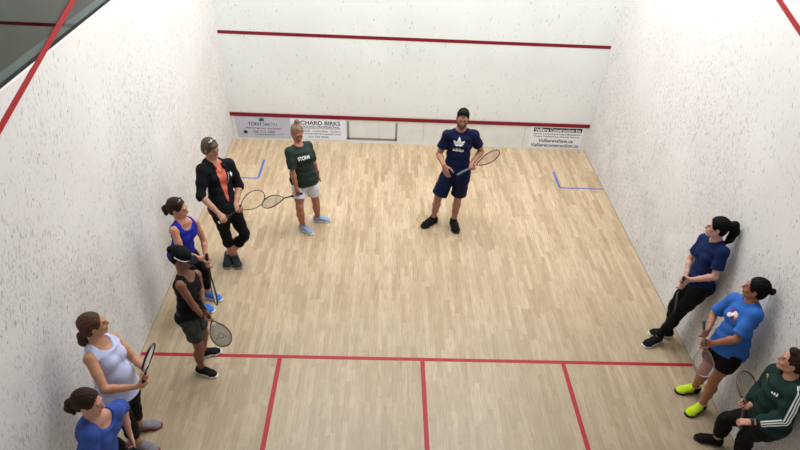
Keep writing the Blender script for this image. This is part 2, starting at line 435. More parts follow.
    def pants(s, o):
        inf = o.get('inf', .010); f1 = o['len']; J = s.J
        pts = [s.sp_pt(.4), J['Lhp'], J['Rhp']]+[J[q+'hp']+(J[q+'kn']-J[q+'hp'])*min(1, f1) for q in 'LR']+([J[q+'kn']+(J[q+'an']-J[q+'kn'])*(f1-1) for q in 'LR'] if f1 > 1 else [])
        lo, hi = s.bounds(pts, .18); g = Grid(lo, hi, .006)
        s.torso(g, inf, t1=.4, k=.04); g.plane(s.sp_pt(.36), s.up)
        for sd in 'LR': s.leg(g, sd, inf, f1=f1, k=.035 if f1 > 1 else .025, flat=True, r_end=o.get('cuff'))
        g.folds(o.get('fold', .003), seed=s.sp['seed']+1)
        me, _ = g.mesh(); relax(me, 1); return me
    def hair(s, o):
        H = s.H; hs = s.hs; p = s.hp; st = o['style']
        tail = [V(*q) for q in o.get('tail', [])]
        pts = [p(0, 0, .14), p(0, 0, -.12), p(0, -.13, 0), p(0, .1, 0)]+[p(*q) for q in tail]
        lo, hi = s.bounds(pts, .10); g = Grid(lo, hi, .0045)
        v = o.get('vol', 0.)
        g.ell(p(0, -.018, .034), V(.082+v, .098+v, .088+v)*hs, R=H, k=.01)
        g.ell(p(0, -.055, -.025), V(.064+v, .052+v, .070)*hs, R=H, k=.03)
        if st == 'bob':
            g.ell(p(0, -.035, -.02), V(.086+v, .07, .088)*hs, R=H, k=.03)
            g.ell(p(.02, .075, .078), V(.055, .03, .028)*hs, R=H, k=.02)
        if st == 'man': g.ell(p(0, .045, .098), V(.050, .045, .030)*hs, R=H, k=.02)
        # face opening
        g.ell(p(0, .104 if st == 'man' else .100, .0 if st == 'man' else -.014), V(.074, .074, .096 if st == 'man' else .092 if st != 'bob' else .085)*hs, R=H, k=.012, op='sub')
        g.ell(p(0, .030, -.090), V(.085, .075, .062)*hs, R=H, k=.012, op='sub')
        if st == 'man': g.ell(p(0, -.02, -.115), V(.1, .12, .062)*hs, R=H, k=.01, op='sub')
        for q in (-1, 1): g.ell(p(q*.082, -.006, -.014), V(.016, .020, .030)*hs, R=H, k=.006, op='sub')
        lcs = None
        if tail:
            rr = o['tr']
            for i in range(len(tail)-1): g.cone(p(*tail[i]), p(*tail[i+1]), rr[i], rr[i+1], k=.012)
        if st == 'bun':
            c = o['bun']; g.ell(p(*c[:3]), V(c[3], c[3]*.8, c[3])*hs, R=H, k=.008)
        A, B, Cc = g.ax[0][:, None, None]-s.hc[0], g.ax[1][None, :, None]-s.hc[1], g.ax[2][None, None, :]-s.hc[2]
        lx = A*H[0][0]+B*H[0][1]+Cc*H[0][2]; lz = A*H[2][0]+B*H[2][1]+Cc*H[2][2]; ly = A*H[1][0]+B*H[1][1]+Cc*H[1][2]
        ang = np.arctan2(lx, lz+.05) if st != 'man' else lx*12
        g.f += (.0016*np.sin(ang*34+3*np.sin(ly*40))+.0012*np.sin(ang*71+ly*30)).astype(np.float32)
        me, _ = g.mesh(); relax(me, 1); return me
    def shoe(s, sd, sole_only=False, heel=False):
        J = s.J; an, to = J[sd+'an'], J[sd+'to']; k = s.s*(1 if s.fem else 1.05); f = to-an; f[2] = 0; f = nz(f); r = V(f[1], -f[0], 0)
        o = V(an[0], an[1], 0); q = lambda a, b, c: o+f*a*k+r*b*k+V(0, 0, c*k)
        sg = 1 if sd == 'R' else -1
        g = Grid(np.minimum(q(-.1, 0, 0), q(.25, 0, 0))-.07, np.maximum(q(-.1, 0, 0), q(.25, 0, 0))+V(.07, .07, .16), .004)
        if not sole_only:
            g.cone(q(-.035, 0, .045), q(.06, 0, .048), (.040*k, .046*k), (.042*k, .040*k), side=r, k=.015)
            g.cone(q(.06, 0, .048), q(.135, -sg*.004, .036), (.042*k, .040*k), (.049*k, .031*k), side=r, k=.02)
            g.cone(q(.135, -sg*.004, .036), q(.178, -sg*.008, .030), (.049*k, .031*k), (.041*k, .022*k), side=r, k=.02)
            g.cone(q(-.008, 0, .05), q(-.004, 0, .104), (.042*k, .052*k), (.043*k, .050*k), side=r, k=.03, flat1=True)
            g.cone(q(.03, 0, .075), q(.10, 0, .058), (.034*k, .020*k), (.036*k, .012*k), side=r, k=.02)
            g.plane(V(0, 0, .017), V(0, 0, -1))
            if heel: g.f -= .0022; g.plane(q(.022, 0, 0), f); g.plane(V(0, 0, .095*k), V(0, 0, 1))
        else:
            g.cone(q(-.045, 0, .014), q(.05, 0, .014), (.043*k, .030), (.042*k, .030), side=r, k=.01)
            g.cone(q(.05, 0, .014), q(.135, -sg*.004, .014), (.042*k, .030), (.053*k, .030), side=r, k=.02)
            g.cone(q(.135, -sg*.004, .014), q(.180, -sg*.008, .014), (.053*k, .030), (.043*k, .030), side=r, k=.02)
            g.plane(V(0, 0, .030*k), V(0, 0, 1)); g.plane(V(0, 0, .001), V(0, 0, -1))
        me, _ = g.mesh(); relax(me, 1); return me, q

def racket(name, label, butt, tip, nrm, frame_m, grip_m, string_m, accent_m=None, logo=None, dens=1.0, sr=.0011):
    b, t = V(*butt), V(*tip); ax = nz(t-b); n = V(*nrm); n = nz(n-ax*(n@ax)); w = np.cross(ax, n)
    T = thing(name, label, 'racket', b)
    P = lambda s_, x, z=0: b+ax*s_+w*x+n*z
    gr = [(0, .0165), (.006, .0175), (.02, .0155), (.17, .0150), (.18, .0145)]
    link('grip', merge([tube([P(a, 0) for a, _ in gr], [r for _, r in gr], 8)]), grip_m, T)
    if accent_m: link('end_cap', merge([tube([P(-.004, 0), P(.004, 0)], .019, 12)]), accent_m, T)
    link('shaft', merge([tube([P(.175, 0), P(.26, 0), P(.315, 0)], [.0105, .009, .009], 10)]), frame_m, T)
    S0, S1 = .305, .680; L = S1-S0; m = .60
    def hw(s_):
        u = (s_-S0)/L
        if u > m: return .100*math.sqrt(max(0, 1-((u-m)/(1-m))**2))
        return .100*(math.sin(math.pi/2*u/m))**.85
    N = 30; left = []
    for i in range(N+1):
        u = (1-math.cos(math.pi*i/N))/2; left.append((S0+L*u, hw(S0+L*u)))
    loop = [P(s_, x) for s_, x in left]+[P(s_, -x) for s_, x in left[::-1][1:-1]]
    link('frame', merge([tube(loop, .0062, 8, closed=True, flat=(1.55, .8), nrm=n)]), frame_m, T)
    st = []
    k = int(19*dens)
    for i in range(-k//2+1, k//2+1):
        x = i*.2/k
        ss = [S0+L*q/200 for q in range(201) if hw(S0+L*q/200) > abs(x)+.001 and S0+L*q/200 > .36]
        if len(ss) > 2: st.append(tube([P(ss[0], x), P(ss[-1], x)], sr, 4))
    k = int(22*dens)
    for i in range(1, k):
        s_ = .36+(.672-.36)*i/k; h = hw(s_)
        st.append(tube([P(s_, -h, .0008), P(s_, h, .0008)], sr, 4))
    st.append(tube([P(.36, -hw(.36)), P(.36, hw(.36))], .004, 6))
    so = link('string_bed', merge(st), string_m, T)
    if logo:
        c = .53; ls = []
        def ln(a, bb): ls.append(tube([P(c+a[1], a[0], .002), P(c+bb[1], bb[0], .002)], .0022, 6))
        tri = [(-.055, .035), (.06, .02), (-.005, -.055)]
        for i in range(3): ln(tri[i], tri[(i+1) % 3])
        ls.append(tube([P(c+.004+.022*math.sin(a), -.004+.022*math.cos(a), .002) for a in np.linspace(0, 2*math.pi, 20)[:-1]], .002, 6, closed=True))
        link('string_logo', merge(ls), logo, so)
    return T
POSES = {
    'man': (1.0734, {'head': (3.735, -2.596, 1.675), 'neck': (3.733, -2.574, 1.499), 'Lsh': (3.915, -2.609, 1.459), 'Rsh': (3.549, -2.600, 1.441), 'Lel': (3.994, -2.596, 1.169), 'Rel': (3.465, -2.612, 1.149), 'Lwr': (3.927, -2.849, 1.147), 'Rwr': (3.517, -2.868, 1.128), 'Lhp': (3.814, -2.693, 0.925), 'Rhp': (3.640, -2.623, 0.907), 'Lkn': (3.795, -2.626, 0.501), 'Rkn': (3.503, -2.656, 0.497), 'Lan': (3.776, -2.616, 0.084), 'Ran': (3.471, -2.568, 0.086), 'Lto': (3.813, -2.820, 0.034), 'Rto': (3.308, -2.700, 0.034)}),
    'green': (0.9428, {'head': (1.562, -2.731, 1.457), 'neck': (1.582, -2.780, 1.306), 'Lsh': (1.682, -2.671, 1.250), 'Rsh': (1.465, -2.879, 1.259), 'Lel': (1.746, -2.656, 0.994), 'Rel': (1.507, -3.013, 1.031), 'Lwr': (1.775, -2.573, 0.781), 'Rwr': (1.577, -3.023, 0.815), 'Lhp': (1.708, -2.808, 0.794), 'Rhp': (1.543, -2.829, 0.787), 'Lkn': (1.758, -2.757, 0.422), 'Rkn': (1.552, -2.971, 0.435), 'Lan': (1.752, -2.607, 0.085), 'Ran': (1.557, -2.848, 0.085), 'Lto': (1.927, -2.602, 0.035), 'Rto': (1.696, -2.961, 0.035)}),
    'hoodie': (1.0824, {'head': (0.647, -3.548, 1.614), 'neck': (0.648, -3.546, 1.435), 'Lsh': (0.822, -3.496, 1.390), 'Rsh': (0.539, -3.695, 1.413), 'Lel': (0.903, -3.462, 1.101), 'Rel': (0.555, -3.857, 1.143), 'Lwr': (0.957, -3.675, 0.948), 'Rwr': (0.725, -3.942, 0.933), 'Lhp': (0.784, -3.626, 0.851), 'Rhp': (0.693, -3.792, 0.895), 'Lkn': (0.917, -3.620, 0.420), 'Rkn': (0.686, -3.709, 0.481), 'Lan': (0.634, -3.604, 0.087), 'Ran': (0.723, -3.616, 0.083), 'Lto': (0.657, -3.812, 0.034), 'Rto': (0.804, -3.812, 0.034)}),
    'royal': (0.9285, {'head': (0.495, -4.580, 1.433), 'neck': (0.524, -4.601, 1.284), 'Lsh': (0.619, -4.499, 1.213), 'Rsh': (0.463, -4.740, 1.255), 'Lel': (0.653, -4.464, 0.955), 'Rel': (0.540, -4.817, 1.015), 'Lwr': (0.741, -4.672, 0.950), 'Rwr': (0.687, -4.708, 0.879), 'Lhp': (0.431, -4.476, 0.788), 'Rhp': (0.397, -4.636, 0.793), 'Lkn': (0.579, -4.406, 0.450), 'Rkn': (0.533, -4.588, 0.448), 'Lan': (0.543, -4.388, 0.084), 'Ran': (0.496, -4.593, 0.085), 'Lto': (0.699, -4.440, 0.036), 'Rto': (0.654, -4.668, 0.035)}),
    'cap': (0.9148, {'head': (0.775, -5.474, 1.442), 'neck': (0.783, -5.537, 1.301), 'Lsh': (0.861, -5.434, 1.221), 'Rsh': (0.786, -5.695, 1.292), 'Lel': (0.805, -5.316, 1.002), 'Rel': (0.852, -5.744, 1.059), 'Lwr': (0.948, -5.452, 0.891), 'Rwr': (0.924, -5.713, 0.852), 'Lhp': (0.770, -5.525, 0.786), 'Rhp': (0.765, -5.681, 0.816), 'Lkn': (0.802, -5.450, 0.428), 'Rkn': (0.810, -5.690, 0.444), 'Lan': (0.719, -5.394, 0.085), 'Ran': (0.754, -5.654, 0.086), 'Lto': (0.866, -5.335, 0.035), 'Rto': (0.918, -5.712, 0.035)}),
    'lavender': (0.9812, {'head': (0.340, -6.515, 1.534), 'neck': (0.339, -6.553, 1.376), 'Lsh': (0.399, -6.426, 1.299), 'Rsh': (0.335, -6.723, 1.351), 'Lel': (0.370, -6.326, 1.047), 'Rel': (0.503, -6.809, 1.143), 'Lwr': (0.565, -6.436, 0.955), 'Rwr': (0.614, -6.635, 1.019), 'Lhp': (0.455, -6.574, 0.837), 'Rhp': (0.403, -6.734, 0.858), 'Lkn': (0.398, -6.515, 0.451), 'Rkn': (0.431, -6.729, 0.460), 'Lan': (0.329, -6.424, 0.084), 'Ran': (0.386, -6.644, 0.085), 'Lto': (0.511, -6.372, 0.035), 'Rto': (0.555, -6.688, 0.035)}),
    'bluetee': (0.968, {'head': (0.562, -7.271, 1.474), 'neck': (0.577, -7.278, 1.316), 'Lsh': (0.659, -7.159, 1.234), 'Rsh': (0.570, -7.431, 1.294), 'Lel': (0.592, -6.968, 1.054), 'Rel': (0.518, -7.475, 1.032), 'Lwr': (0.633, -7.074, 0.844), 'Rwr': (0.598, -7.446, 0.809), 'Lhp': (0.436, -7.176, 0.803), 'Rhp': (0.452, -7.347, 0.811), 'Lkn': (0.603, -7.070, 0.465), 'Rkn': (0.595, -7.253, 0.461), 'Lan': (0.575, -7.073, 0.085), 'Ran': (0.545, -7.271, 0.085), 'Lto': (0.757, -7.079, 0.035), 'Rto': (0.723, -7.311, 0.035)}),
    'navy': (1.0335, {'head': (6.180, -4.968, 1.646), 'neck': (6.243, -4.961, 1.472), 'Lsh': (6.252, -5.131, 1.452), 'Rsh': (6.213, -4.811, 1.391), 'Lel': (6.247, -5.185, 1.178), 'Rel': (6.197, -4.779, 1.101), 'Lwr': (6.010, -5.196, 1.101), 'Rwr': (6.040, -4.956, 1.012), 'Lhp': (6.236, -5.109, 0.914), 'Rhp': (6.237, -4.931, 0.891), 'Lkn': (6.163, -5.040, 0.496), 'Rkn': (6.159, -4.899, 0.484), 'Lan': (6.064, -5.017, 0.087), 'Ran': (6.227, -4.902, 0.084), 'Lto': (5.892, -5.108, 0.035), 'Rto': (6.043, -4.870, 0.035)}),
    'skyblue': (0.9943, {'head': (6.221, -5.849, 1.552), 'neck': (6.242, -5.857, 1.389), 'Lsh': (6.213, -6.023, 1.383), 'Rsh': (6.180, -5.720, 1.311), 'Lel': (6.096, -6.109, 1.134), 'Rel': (6.128, -5.695, 1.038), 'Lwr': (5.948, -6.022, 0.959), 'Rwr': (5.959, -5.862, 0.987), 'Lhp': (6.201, -6.066, 0.876), 'Rhp': (6.136, -5.908, 0.850), 'Lkn': (6.183, -6.029, 0.477), 'Rkn': (6.139, -5.885, 0.453), 'Lan': (6.192, -6.049, 0.086), 'Ran': (6.218, -5.793, 0.085), 'Lto': (6.016, -6.146, 0.033), 'Rto': (6.021, -5.798, 0.034)}),
    'greenhood': (0.9392, {'head': (6.231, -6.663, 1.417), 'neck': (6.252, -6.717, 1.271), 'Lsh': (6.220, -6.884, 1.265), 'Rsh': (6.240, -6.568, 1.191), 'Lel': (6.173, -6.942, 1.016), 'Rel': (6.284, -6.514, 0.937), 'Lwr': (5.981, -6.869, 0.885), 'Rwr': (6.076, -6.608, 0.962), 'Lhp': (6.233, -6.876, 0.781), 'Rhp': (6.232, -6.714, 0.746), 'Lkn': (6.220, -6.715, 0.441), 'Rkn': (6.098, -6.521, 0.445), 'Lan': (6.307, -6.695, 0.084), 'Ran': (6.182, -6.484, 0.085), 'Lto': (6.130, -6.694, 0.035), 'Rto': (6.019, -6.427, 0.035)}),
}
RK = {
    'man': ((3.697, -2.948, 1.030), (4.285, -2.670, 1.246), (0.471, -0.866, -0.168)),
    'green': ((1.615, -3.072, 0.746), (1.020, -2.901, 0.454), (-0.492, -0.350, 0.797)),
    'hoodie': ((0.731, -4.023, 0.884), (1.215, -3.562, 1.033), (0.511, -0.698, 0.501)),
    'royal': ((0.739, -4.694, 0.911), (0.761, -4.792, 0.233), (-0.874, -0.484, 0.041)),
    'cap': ((0.890, -5.594, 1.029), (1.068, -5.595, 0.368), (0.384, -0.918, 0.104)),
    'lavender': ((0.654, -6.687, 0.962), (0.905, -6.808, 1.588), (0.911, -0.131, -0.391)),
    'navy': ((6.001, -5.078, 1.062), (6.154, -4.925, 0.412), (-0.959, 0.224, -0.172)),
    'skyblue': ((5.865, -5.875, 1.161), (6.043, -6.045, 0.522), (-0.627, -0.779, 0.033)),
    'greenhood': ((5.896, -6.940, 0.843), (6.202, -6.333, 0.923), (0.217, -0.235, 0.948)),
}
# ------------------------------------------------------------------ camera and view (solved from the court lines)
cam = D.cameras.new('camera'); co = D.objects.new('camera', cam); C.objects.link(co)
cam.sensor_width = 36; cam.lens = 593.43*36/800; cam.shift_y = 83.85/800; cam.clip_start = .05
R = Matrix(((0.9990161, -0.02362959, -0.0375296), (-0.0121195, 0.6685618, -0.7435578), (0.0426608, 0.7432811, 0.6676176)))
co.matrix_world = Matrix.Translation((2.6728, -10.0837, 4.9920)) @ R.to_4x4()
sc = bpy.context.scene; sc.camera = co
sc.view_settings.view_transform = 'Standard'; sc.view_settings.look = 'None'; sc.view_settings.gamma = 1; sc.view_settings.use_curve_mapping = False
sc.view_settings.exposure = EXPOSURE = 0.10
w = D.worlds.new('world'); sc.world = w; w.use_nodes = True
w.node_tree.nodes['Background'].inputs[0].default_value = (.86, .92, 1, 1); w.node_tree.nodes['Background'].inputs[1].default_value = .10

# ------------------------------------------------------------------ court materials
def N(nt, t, **k):
    n = nt.nodes.new(t)
    for a, b in k.items(): setattr(n, a, b)
    return n
def math_(nt, op, a, b=None, c=None):
    n = N(nt, 'ShaderNodeMath', operation=op)
    for i, v in enumerate((a, b, c)):
        if v is None: continue
        if isinstance(v, (int, float)): n.inputs[i].default_value = v
        else: nt.links.new(v, n.inputs[i])
    return n.outputs[0]
def ramp(nt, fac, stops):
    r = N(nt, 'ShaderNodeValToRGB'); e = r.color_ramp.elements
    while len(e) < len(stops): e.new(.5)
    for x, (p, c) in zip(e, stops): x.position = p; x.color = c
    nt.links.new(fac, r.inputs[0]); return r.outputs[0]
def mix(nt, fac, a, b, bt='MIX'):
    m = N(nt, 'ShaderNodeMix', data_type='RGBA', blend_type=bt)
    for s_, v in ((m.inputs[0], fac), (m.inputs[6], a), (m.inputs[7], b)):
        if isinstance(v, (int, float)): s_.default_value = v
        elif isinstance(v, tuple): s_.default_value = v
        else: nt.links.new(v, s_)
    return m.outputs[2]

def floor_mat():
    m = D.materials.new('maple_strip_floor'); m.use_nodes = True; nt = m.node_tree; b = nt.nodes['Principled BSDF']; L = nt.links
    tc = N(nt, 'ShaderNodeTexCoord'); sp = N(nt, 'ShaderNodeSeparateXYZ'); L.new(tc.outputs['Object'], sp.inputs[0])
    W = .057
    xi = math_(nt, 'DIVIDE', sp.outputs[0], W); row = math_(nt, 'FLOOR', xi)
    wn = N(nt, 'ShaderNodeTexWhiteNoise', noise_dimensions='1D'); L.new(row, wn.inputs['W'])
    yo = math_(nt, 'ADD', math_(nt, 'DIVIDE', sp.outputs[1], .55), math_(nt, 'MULTIPLY', wn.outputs['Value'], 7.3)); col = math_(nt, 'FLOOR', yo)
    cv = N(nt, 'ShaderNodeCombineXYZ'); L.new(row, cv.inputs[0]); L.new(col, cv.inputs[1])
    wb = N(nt, 'ShaderNodeTexWhiteNoise', noise_dimensions='2D'); L.new(cv.outputs[0], wb.inputs['Vector'])
    base = ramp(nt, wb.outputs['Value'], [(0, lin(178, 152, 120)), (.25, lin(189, 164, 132)), (.6, lin(197, 173, 142)), (.85, lin(205, 182, 152)), (1, lin(182, 155, 122))])
    # grain stretched along the boards
    mp = N(nt, 'ShaderNodeMapping'); mp.inputs['Scale'].default_value = (60, 3.0, 1); L.new(tc.outputs['Object'], mp.inputs[0])
    ad = N(nt, 'ShaderNodeVectorMath', operation='ADD'); L.new(mp.outputs[0], ad.inputs[0]); L.new(wb.outputs['Color'], ad.inputs[1])
    g = N(nt, 'ShaderNodeTexNoise'); g.inputs['Scale'].default_value = 1.3; g.inputs['Detail'].default_value = 6; g.inputs['Distortion'].default_value = .6; L.new(ad.outputs[0], g.inputs['Vector'])
    gc = ramp(nt, g.outputs[0], [(.3, (.74, .70, .65, 1)), (.5, (.98, .98, .98, 1)), (.75, (1.06, 1.05, 1.04, 1))])
    c = mix(nt, .95, base, gc, 'MULTIPLY')
    g2 = N(nt, 'ShaderNodeTexNoise'); g2.inputs['Scale'].default_value = 1.0; g2.inputs['Detail'].default_value = 3
    mp2 = N(nt, 'ShaderNodeMapping'); mp2.inputs['Scale'].default_value = (150, 5, 1); L.new(tc.outputs['Object'], mp2.inputs[0]); L.new(mp2.outputs[0], g2.inputs['Vector'])
    c = mix(nt, .8, c, ramp(nt, g2.outputs[0], [(.34, (.72, .67, .60, 1)), (.48, (1, 1, 1, 1)), (.66, (1.10, 1.10, 1.10, 1))]), 'MULTIPLY')
    # broad wear and grime patches
    n2 = N(nt, 'ShaderNodeTexNoise'); n2.inputs['Scale'].default_value = 1.1; n2.inputs['Detail'].default_value = 5; L.new(tc.outputs['Object'], n2.inputs['Vector'])
    wr = ramp(nt, n2.outputs[0], [(.35, (.86, .87, .87, 1)), (.65, (1, 1, 1, 1))]); c = mix(nt, .8, c, wr, 'MULTIPLY')
    # mottled greying towards the back: light falloff painted into the floor colour
    mr = N(nt, 'ShaderNodeMapRange'); L.new(sp.outputs[1], mr.inputs[0]); mr.inputs[1].default_value = -2.2; mr.inputs[2].default_value = -6.5; mr.inputs[3].default_value = 0; mr.inputs[4].default_value = 1
    n3 = N(nt, 'ShaderNodeTexNoise'); n3.inputs['Scale'].default_value = 3.2; n3.inputs['Detail'].default_value = 8; n3.inputs['Roughness'].default_value = .7; L.new(tc.outputs['Object'], n3.inputs['Vector'])
    sf = math_(nt, 'MULTIPLY', mr.outputs[0], math_(nt, 'MULTIPLY', n3.outputs[0], 1.15)); c = mix(nt, sf, c, lin(152, 138, 118))
    n4 = N(nt, 'ShaderNodeTexNoise'); n4.inputs['Scale'].default_value = 16; n4.inputs['Detail'].default_value = 4; L.new(tc.outputs['Object'], n4.inputs['Vector'])
    dk = ramp(nt, n4.outputs[0], [(.66, (1, 1, 1, 1)), (.74, (.72, .68, .62, 1))]); c = mix(nt, .6, c, dk, 'MULTIPLY')
    fx = math_(nt, 'FRACT', xi); fy = math_(nt, 'FRACT', yo)
    gap = math_(nt, 'MAXIMUM', math_(nt, 'LESS_THAN', fx, .022), math_(nt, 'LESS_THAN', fy, .003))
    c = mix(nt, math_(nt, 'MULTIPLY', gap, .5), c, lin(110, 82, 52))
    L.new(c, b.inputs['Base Color'])
    rr = ramp(nt, g.outputs[0], [(.3, (.40, .40, .40, 1)), (.7, (.27, .27, .27, 1))]); L.new(rr, b.inputs['Roughness']); b.inputs['Specular IOR Level'].default_value = .35
    return m

def wall_mat(name, base, ax_u, amt=1.0, tilt=25):
    """off-white plaster with rubber ball streaks; ax_u is the index of the horizontal axis in the wall"""
    m = D.materials.new(name); m.use_nodes = True; nt = m.node_tree; b = nt.nodes['Principled BSDF']; L = nt.links
    tc = N(nt, 'ShaderNodeTexCoord'); sp = N(nt, 'ShaderNodeSeparateXYZ'); L.new(tc.outputs['Object'], sp.inputs[0])
    cv = N(nt, 'ShaderNodeCombineXYZ'); L.new(sp.outputs[ax_u], cv.inputs[0]); L.new(sp.outputs[2], cv.inputs[1])
    n1 = N(nt, 'ShaderNodeTexNoise'); n1.inputs['Scale'].default_value = .9; n1.inputs['Detail'].default_value = 5; L.new(cv.outputs[0], n1.inputs['Vector'])
    k = 1.0
    c = ramp(nt, n1.outputs[0], [(.35, (base[0]*.93, base[1]*.925, base[2]*.92, 1)), (.65, base)])
    # balls strike mostly below head height towards the front: fewer marks high up and at the back
    n0 = N(nt, 'ShaderNodeTexNoise'); n0.inputs['Scale'].default_value = .75; n0.inputs['Detail'].default_value = 3; L.new(cv.outputs[0], n0.inputs['Vector'])
    zr = N(nt, 'ShaderNodeMapRange'); L.new(sp.outputs[2], zr.inputs[0]); zr.inputs[1].default_value = 3.6; zr.inputs[2].default_value = 1.6; zr.inputs[3].default_value = .05; zr.inputs[4].default_value = 1
    zone = math_(nt, 'MULTIPLY', zr.outputs[0], ramp(nt, n0.outputs[0], [(.38, (.25, .25, .25, 1)), (.6, (1.2, 1.2, 1.2, 1))]))
    for j, (su, sv, dens, rad, dark, off, tl) in enumerate(((64, 15, .62, .34, .30, 0, tilt), (44, 9, .28, .26, .42, 5.3, tilt+10), (105, 26, .70, .36, .24, 9.1, tilt-9), (36, 18, .06, .20, .75, 14.7, tilt))):
        rt = N(nt, 'ShaderNodeVectorRotate', rotation_type='Z_AXIS'); rt.inputs['Angle'].default_value = math.radians(tl); L.new(cv.outputs[0], rt.inputs['Vector'])
        mp = N(nt, 'ShaderNodeMapping'); mp.inputs['Scale'].default_value = (su, sv, 1); mp.inputs['Location'].default_value = (off, off*2, 0); L.new(rt.outputs[0], mp.inputs[0])
        vo = N(nt, 'ShaderNodeTexVoronoi', voronoi_dimensions='2D'); vo.inputs['Scale'].default_value = 1; L.new(mp.outputs[0], vo.inputs['Vector'])
        sc_ = N(nt, 'ShaderNodeSeparateColor'); L.new(vo.outputs['Color'], sc_.inputs[0])
        n2 = N(nt, 'ShaderNodeTexNoise'); n2.inputs['Scale'].default_value = .8+.3*j; n2.inputs['Detail'].default_value = 3; L.new(mp.outputs[0], n2.inputs['Vector']); n2.inputs['Scale'].default_value = .07
        th = math_(nt, 'MULTIPLY', math_(nt, 'MULTIPLY', sc_.outputs[1], rad), 1.3)
        on = math_(nt, 'LESS_THAN', sc_.outputs[0], math_(nt, 'MULTIPLY', math_(nt, 'MULTIPLY', zone, 2.1*dens*amt), n2.outputs[0]))
        edge = math_(nt, 'SUBTRACT', 1, math_(nt, 'DIVIDE', vo.outputs['Distance'], math_(nt, 'ADD', th, .02))); edge = math_(nt, 'MINIMUM', math_(nt, 'MULTIPLY', math_(nt, 'MAXIMUM', edge, 0), 3), 1)
        f = math_(nt, 'MULTIPLY', math_(nt, 'MULTIPLY', edge, on), dark)
        c = mix(nt, f, c, lin(88, 82, 80))
    # hand-height grime where players lean and balls skid
    n6 = N(nt, 'ShaderNodeTexNoise'); n6.inputs['Scale'].default_value = 2.3; n6.inputs['Detail'].default_value = 9; n6.inputs['Roughness'].default_value = .72; L.new(cv.outputs[0], n6.inputs['Vector'])
    hz = N(nt, 'ShaderNodeMapRange'); L.new(sp.outputs[2], hz.inputs[0]); hz.inputs[1].default_value = 2.4; hz.inputs[2].default_value = .3; hz.inputs[3].default_value = 0; hz.inputs[4].default_value = 1
    gr = math_(nt, 'MULTIPLY', ramp(nt, n6.outputs[0], [(.40, (0, 0, 0, 1)), (.68, (1, 1, 1, 1))]), math_(nt, 'MULTIPLY', hz.outputs[0], .30*amt)); c = mix(nt, gr, c, lin(150, 144, 142))
    L.new(c, b.inputs['Base Color']); b.inputs['Roughness'].default_value = .75; b.inputs['Specular IOR Level'].default_value = .25
    n5 = N(nt, 'ShaderNodeTexNoise'); n5.inputs['Scale'].default_value = 14; n5.inputs['Detail'].default_value = 5; L.new(tc.outputs['Object'], n5.inputs['Vector'])
    bp = N(nt, 'ShaderNodeBump'); bp.inputs['Strength'].default_value = .35; bp.inputs['Distance'].default_value = .004; L.new(n5.outputs[0], bp.inputs['Height']); L.new(bp.outputs[0], b.inputs['Normal'])
    return m

M_floor = floor_mat()
M_side = wall_mat('scuffed_side_wall', lin(228, 225, 222), 1, 1.0)
M_side2 = wall_mat('scuffed_right_wall', lin(227, 223, 221), 1, 1.0, tilt=25)
M_front = wall_mat('front_wall_plaster', lin(230, 233, 230), 0, .12, tilt=5)
M_ceil = mat('ceiling_paint', lin(225, 226, 222), rough=.9, var=.03)
M_grey = mat('unlit_court_wall', lin(205, 207, 200), rough=.7, var=.05, vscale=3)
M_red = mat('red_line_paint', lin(160, 16, 40), rough=.5, var=.08, vscale=25)
M_dred = mat('dark_red_line_paint', lin(122, 10, 32), rough=.5, var=.10, vscale=14)
M_oline = mat('out_line_paint', lin(158, 22, 28), rough=.5, var=.05)
M_blue = mat('blue_floor_tape', lin(56, 92, 176), rough=.5, var=.08, vscale=30)
M_alu = mat('grey_blue_cap_paint', lin(186, 200, 206), rough=.45, metal=.0, var=.05)
M_black = mat('black_rubber', lin(22, 22, 24), rough=.6, var=.1)
M_tin = mat('white_tin_paint', lin(220, 221, 217), rough=.45, var=.05, vscale=6)
M_res = mat('grey_glue_residue', lin(136, 138, 130), rough=.8, var=.12, vscale=40)
M_wood = mat('timber_trim', lin(176, 160, 130), rough=.6, var=.1)

def structure(name, me, m):
    o = link(name, me, m, smooth=False); o['kind'] = 'structure'; return o
structure('floor', box(0, 6.4, -9.75, 0, -.08, 0), M_floor)
structure('wall_front', box(-.25, 6.6, 0, .2, 0, 6.4), M_front)
structure('wall_left', box(-.11, 0, -9.75, 0, 0, 3.25), M_side)
structure('wall_right', box(6.4, 6.6, -9.75, 0, 0, 6.4), M_side2)
structure('wall_back', box(-.11, 6.6, -9.95, -9.75, 0, 2.9), M_front)
structure('ceiling', box(-7.0, 6.6, -9.95, .2, 6.4, 6.5), M_ceil)
structure('wall_front.001', box(-7.0, -.25, 0, .2, -.08, 6.4), M_grey)
structure('floor.001', box(-6.9, -.11, -9.75, 0, -.08, 0), M_floor)
structure('wall_left.001', box(-7.1, -6.9, -9.95, .2, -.08, 6.4), M_grey)
structure('wall_back.001', box(-6.9, -.11, -9.95, -9.75, 0, 6.4), M_grey)
# window wall above the left wall
g = D.materials.new('court_glass'); g.use_nodes = True; nt = g.node_tree; nt.nodes.clear()
ou = N(nt, 'ShaderNodeOutputMaterial'); tr = N(nt, 'ShaderNodeBsdfTransparent'); gl = N(nt, 'ShaderNodeBsdfGlossy'); fr = N(nt, 'ShaderNodeFresnel'); mx = N(nt, 'ShaderNodeMixShader')
tr.inputs[0].default_value = (.70, .72, .70, 1); gl.inputs['Roughness'].default_value = .03; fr.inputs[0].default_value = 1.45
ge = N(nt, 'ShaderNodeNewGeometry'); nt.links.new(math_(nt, 'MULTIPLY_ADD', ge.outputs['Backfacing'], 1/1.45-1.45, 1.45), fr.inputs[0]); nt.links.new(fr.outputs[0], mx.inputs[0]); nt.links.new(tr.outputs[0], mx.inputs[1]); nt.links.new(gl.outputs[0], mx.inputs[2]); nt.links.new(mx.outputs[0], ou.inputs[0])
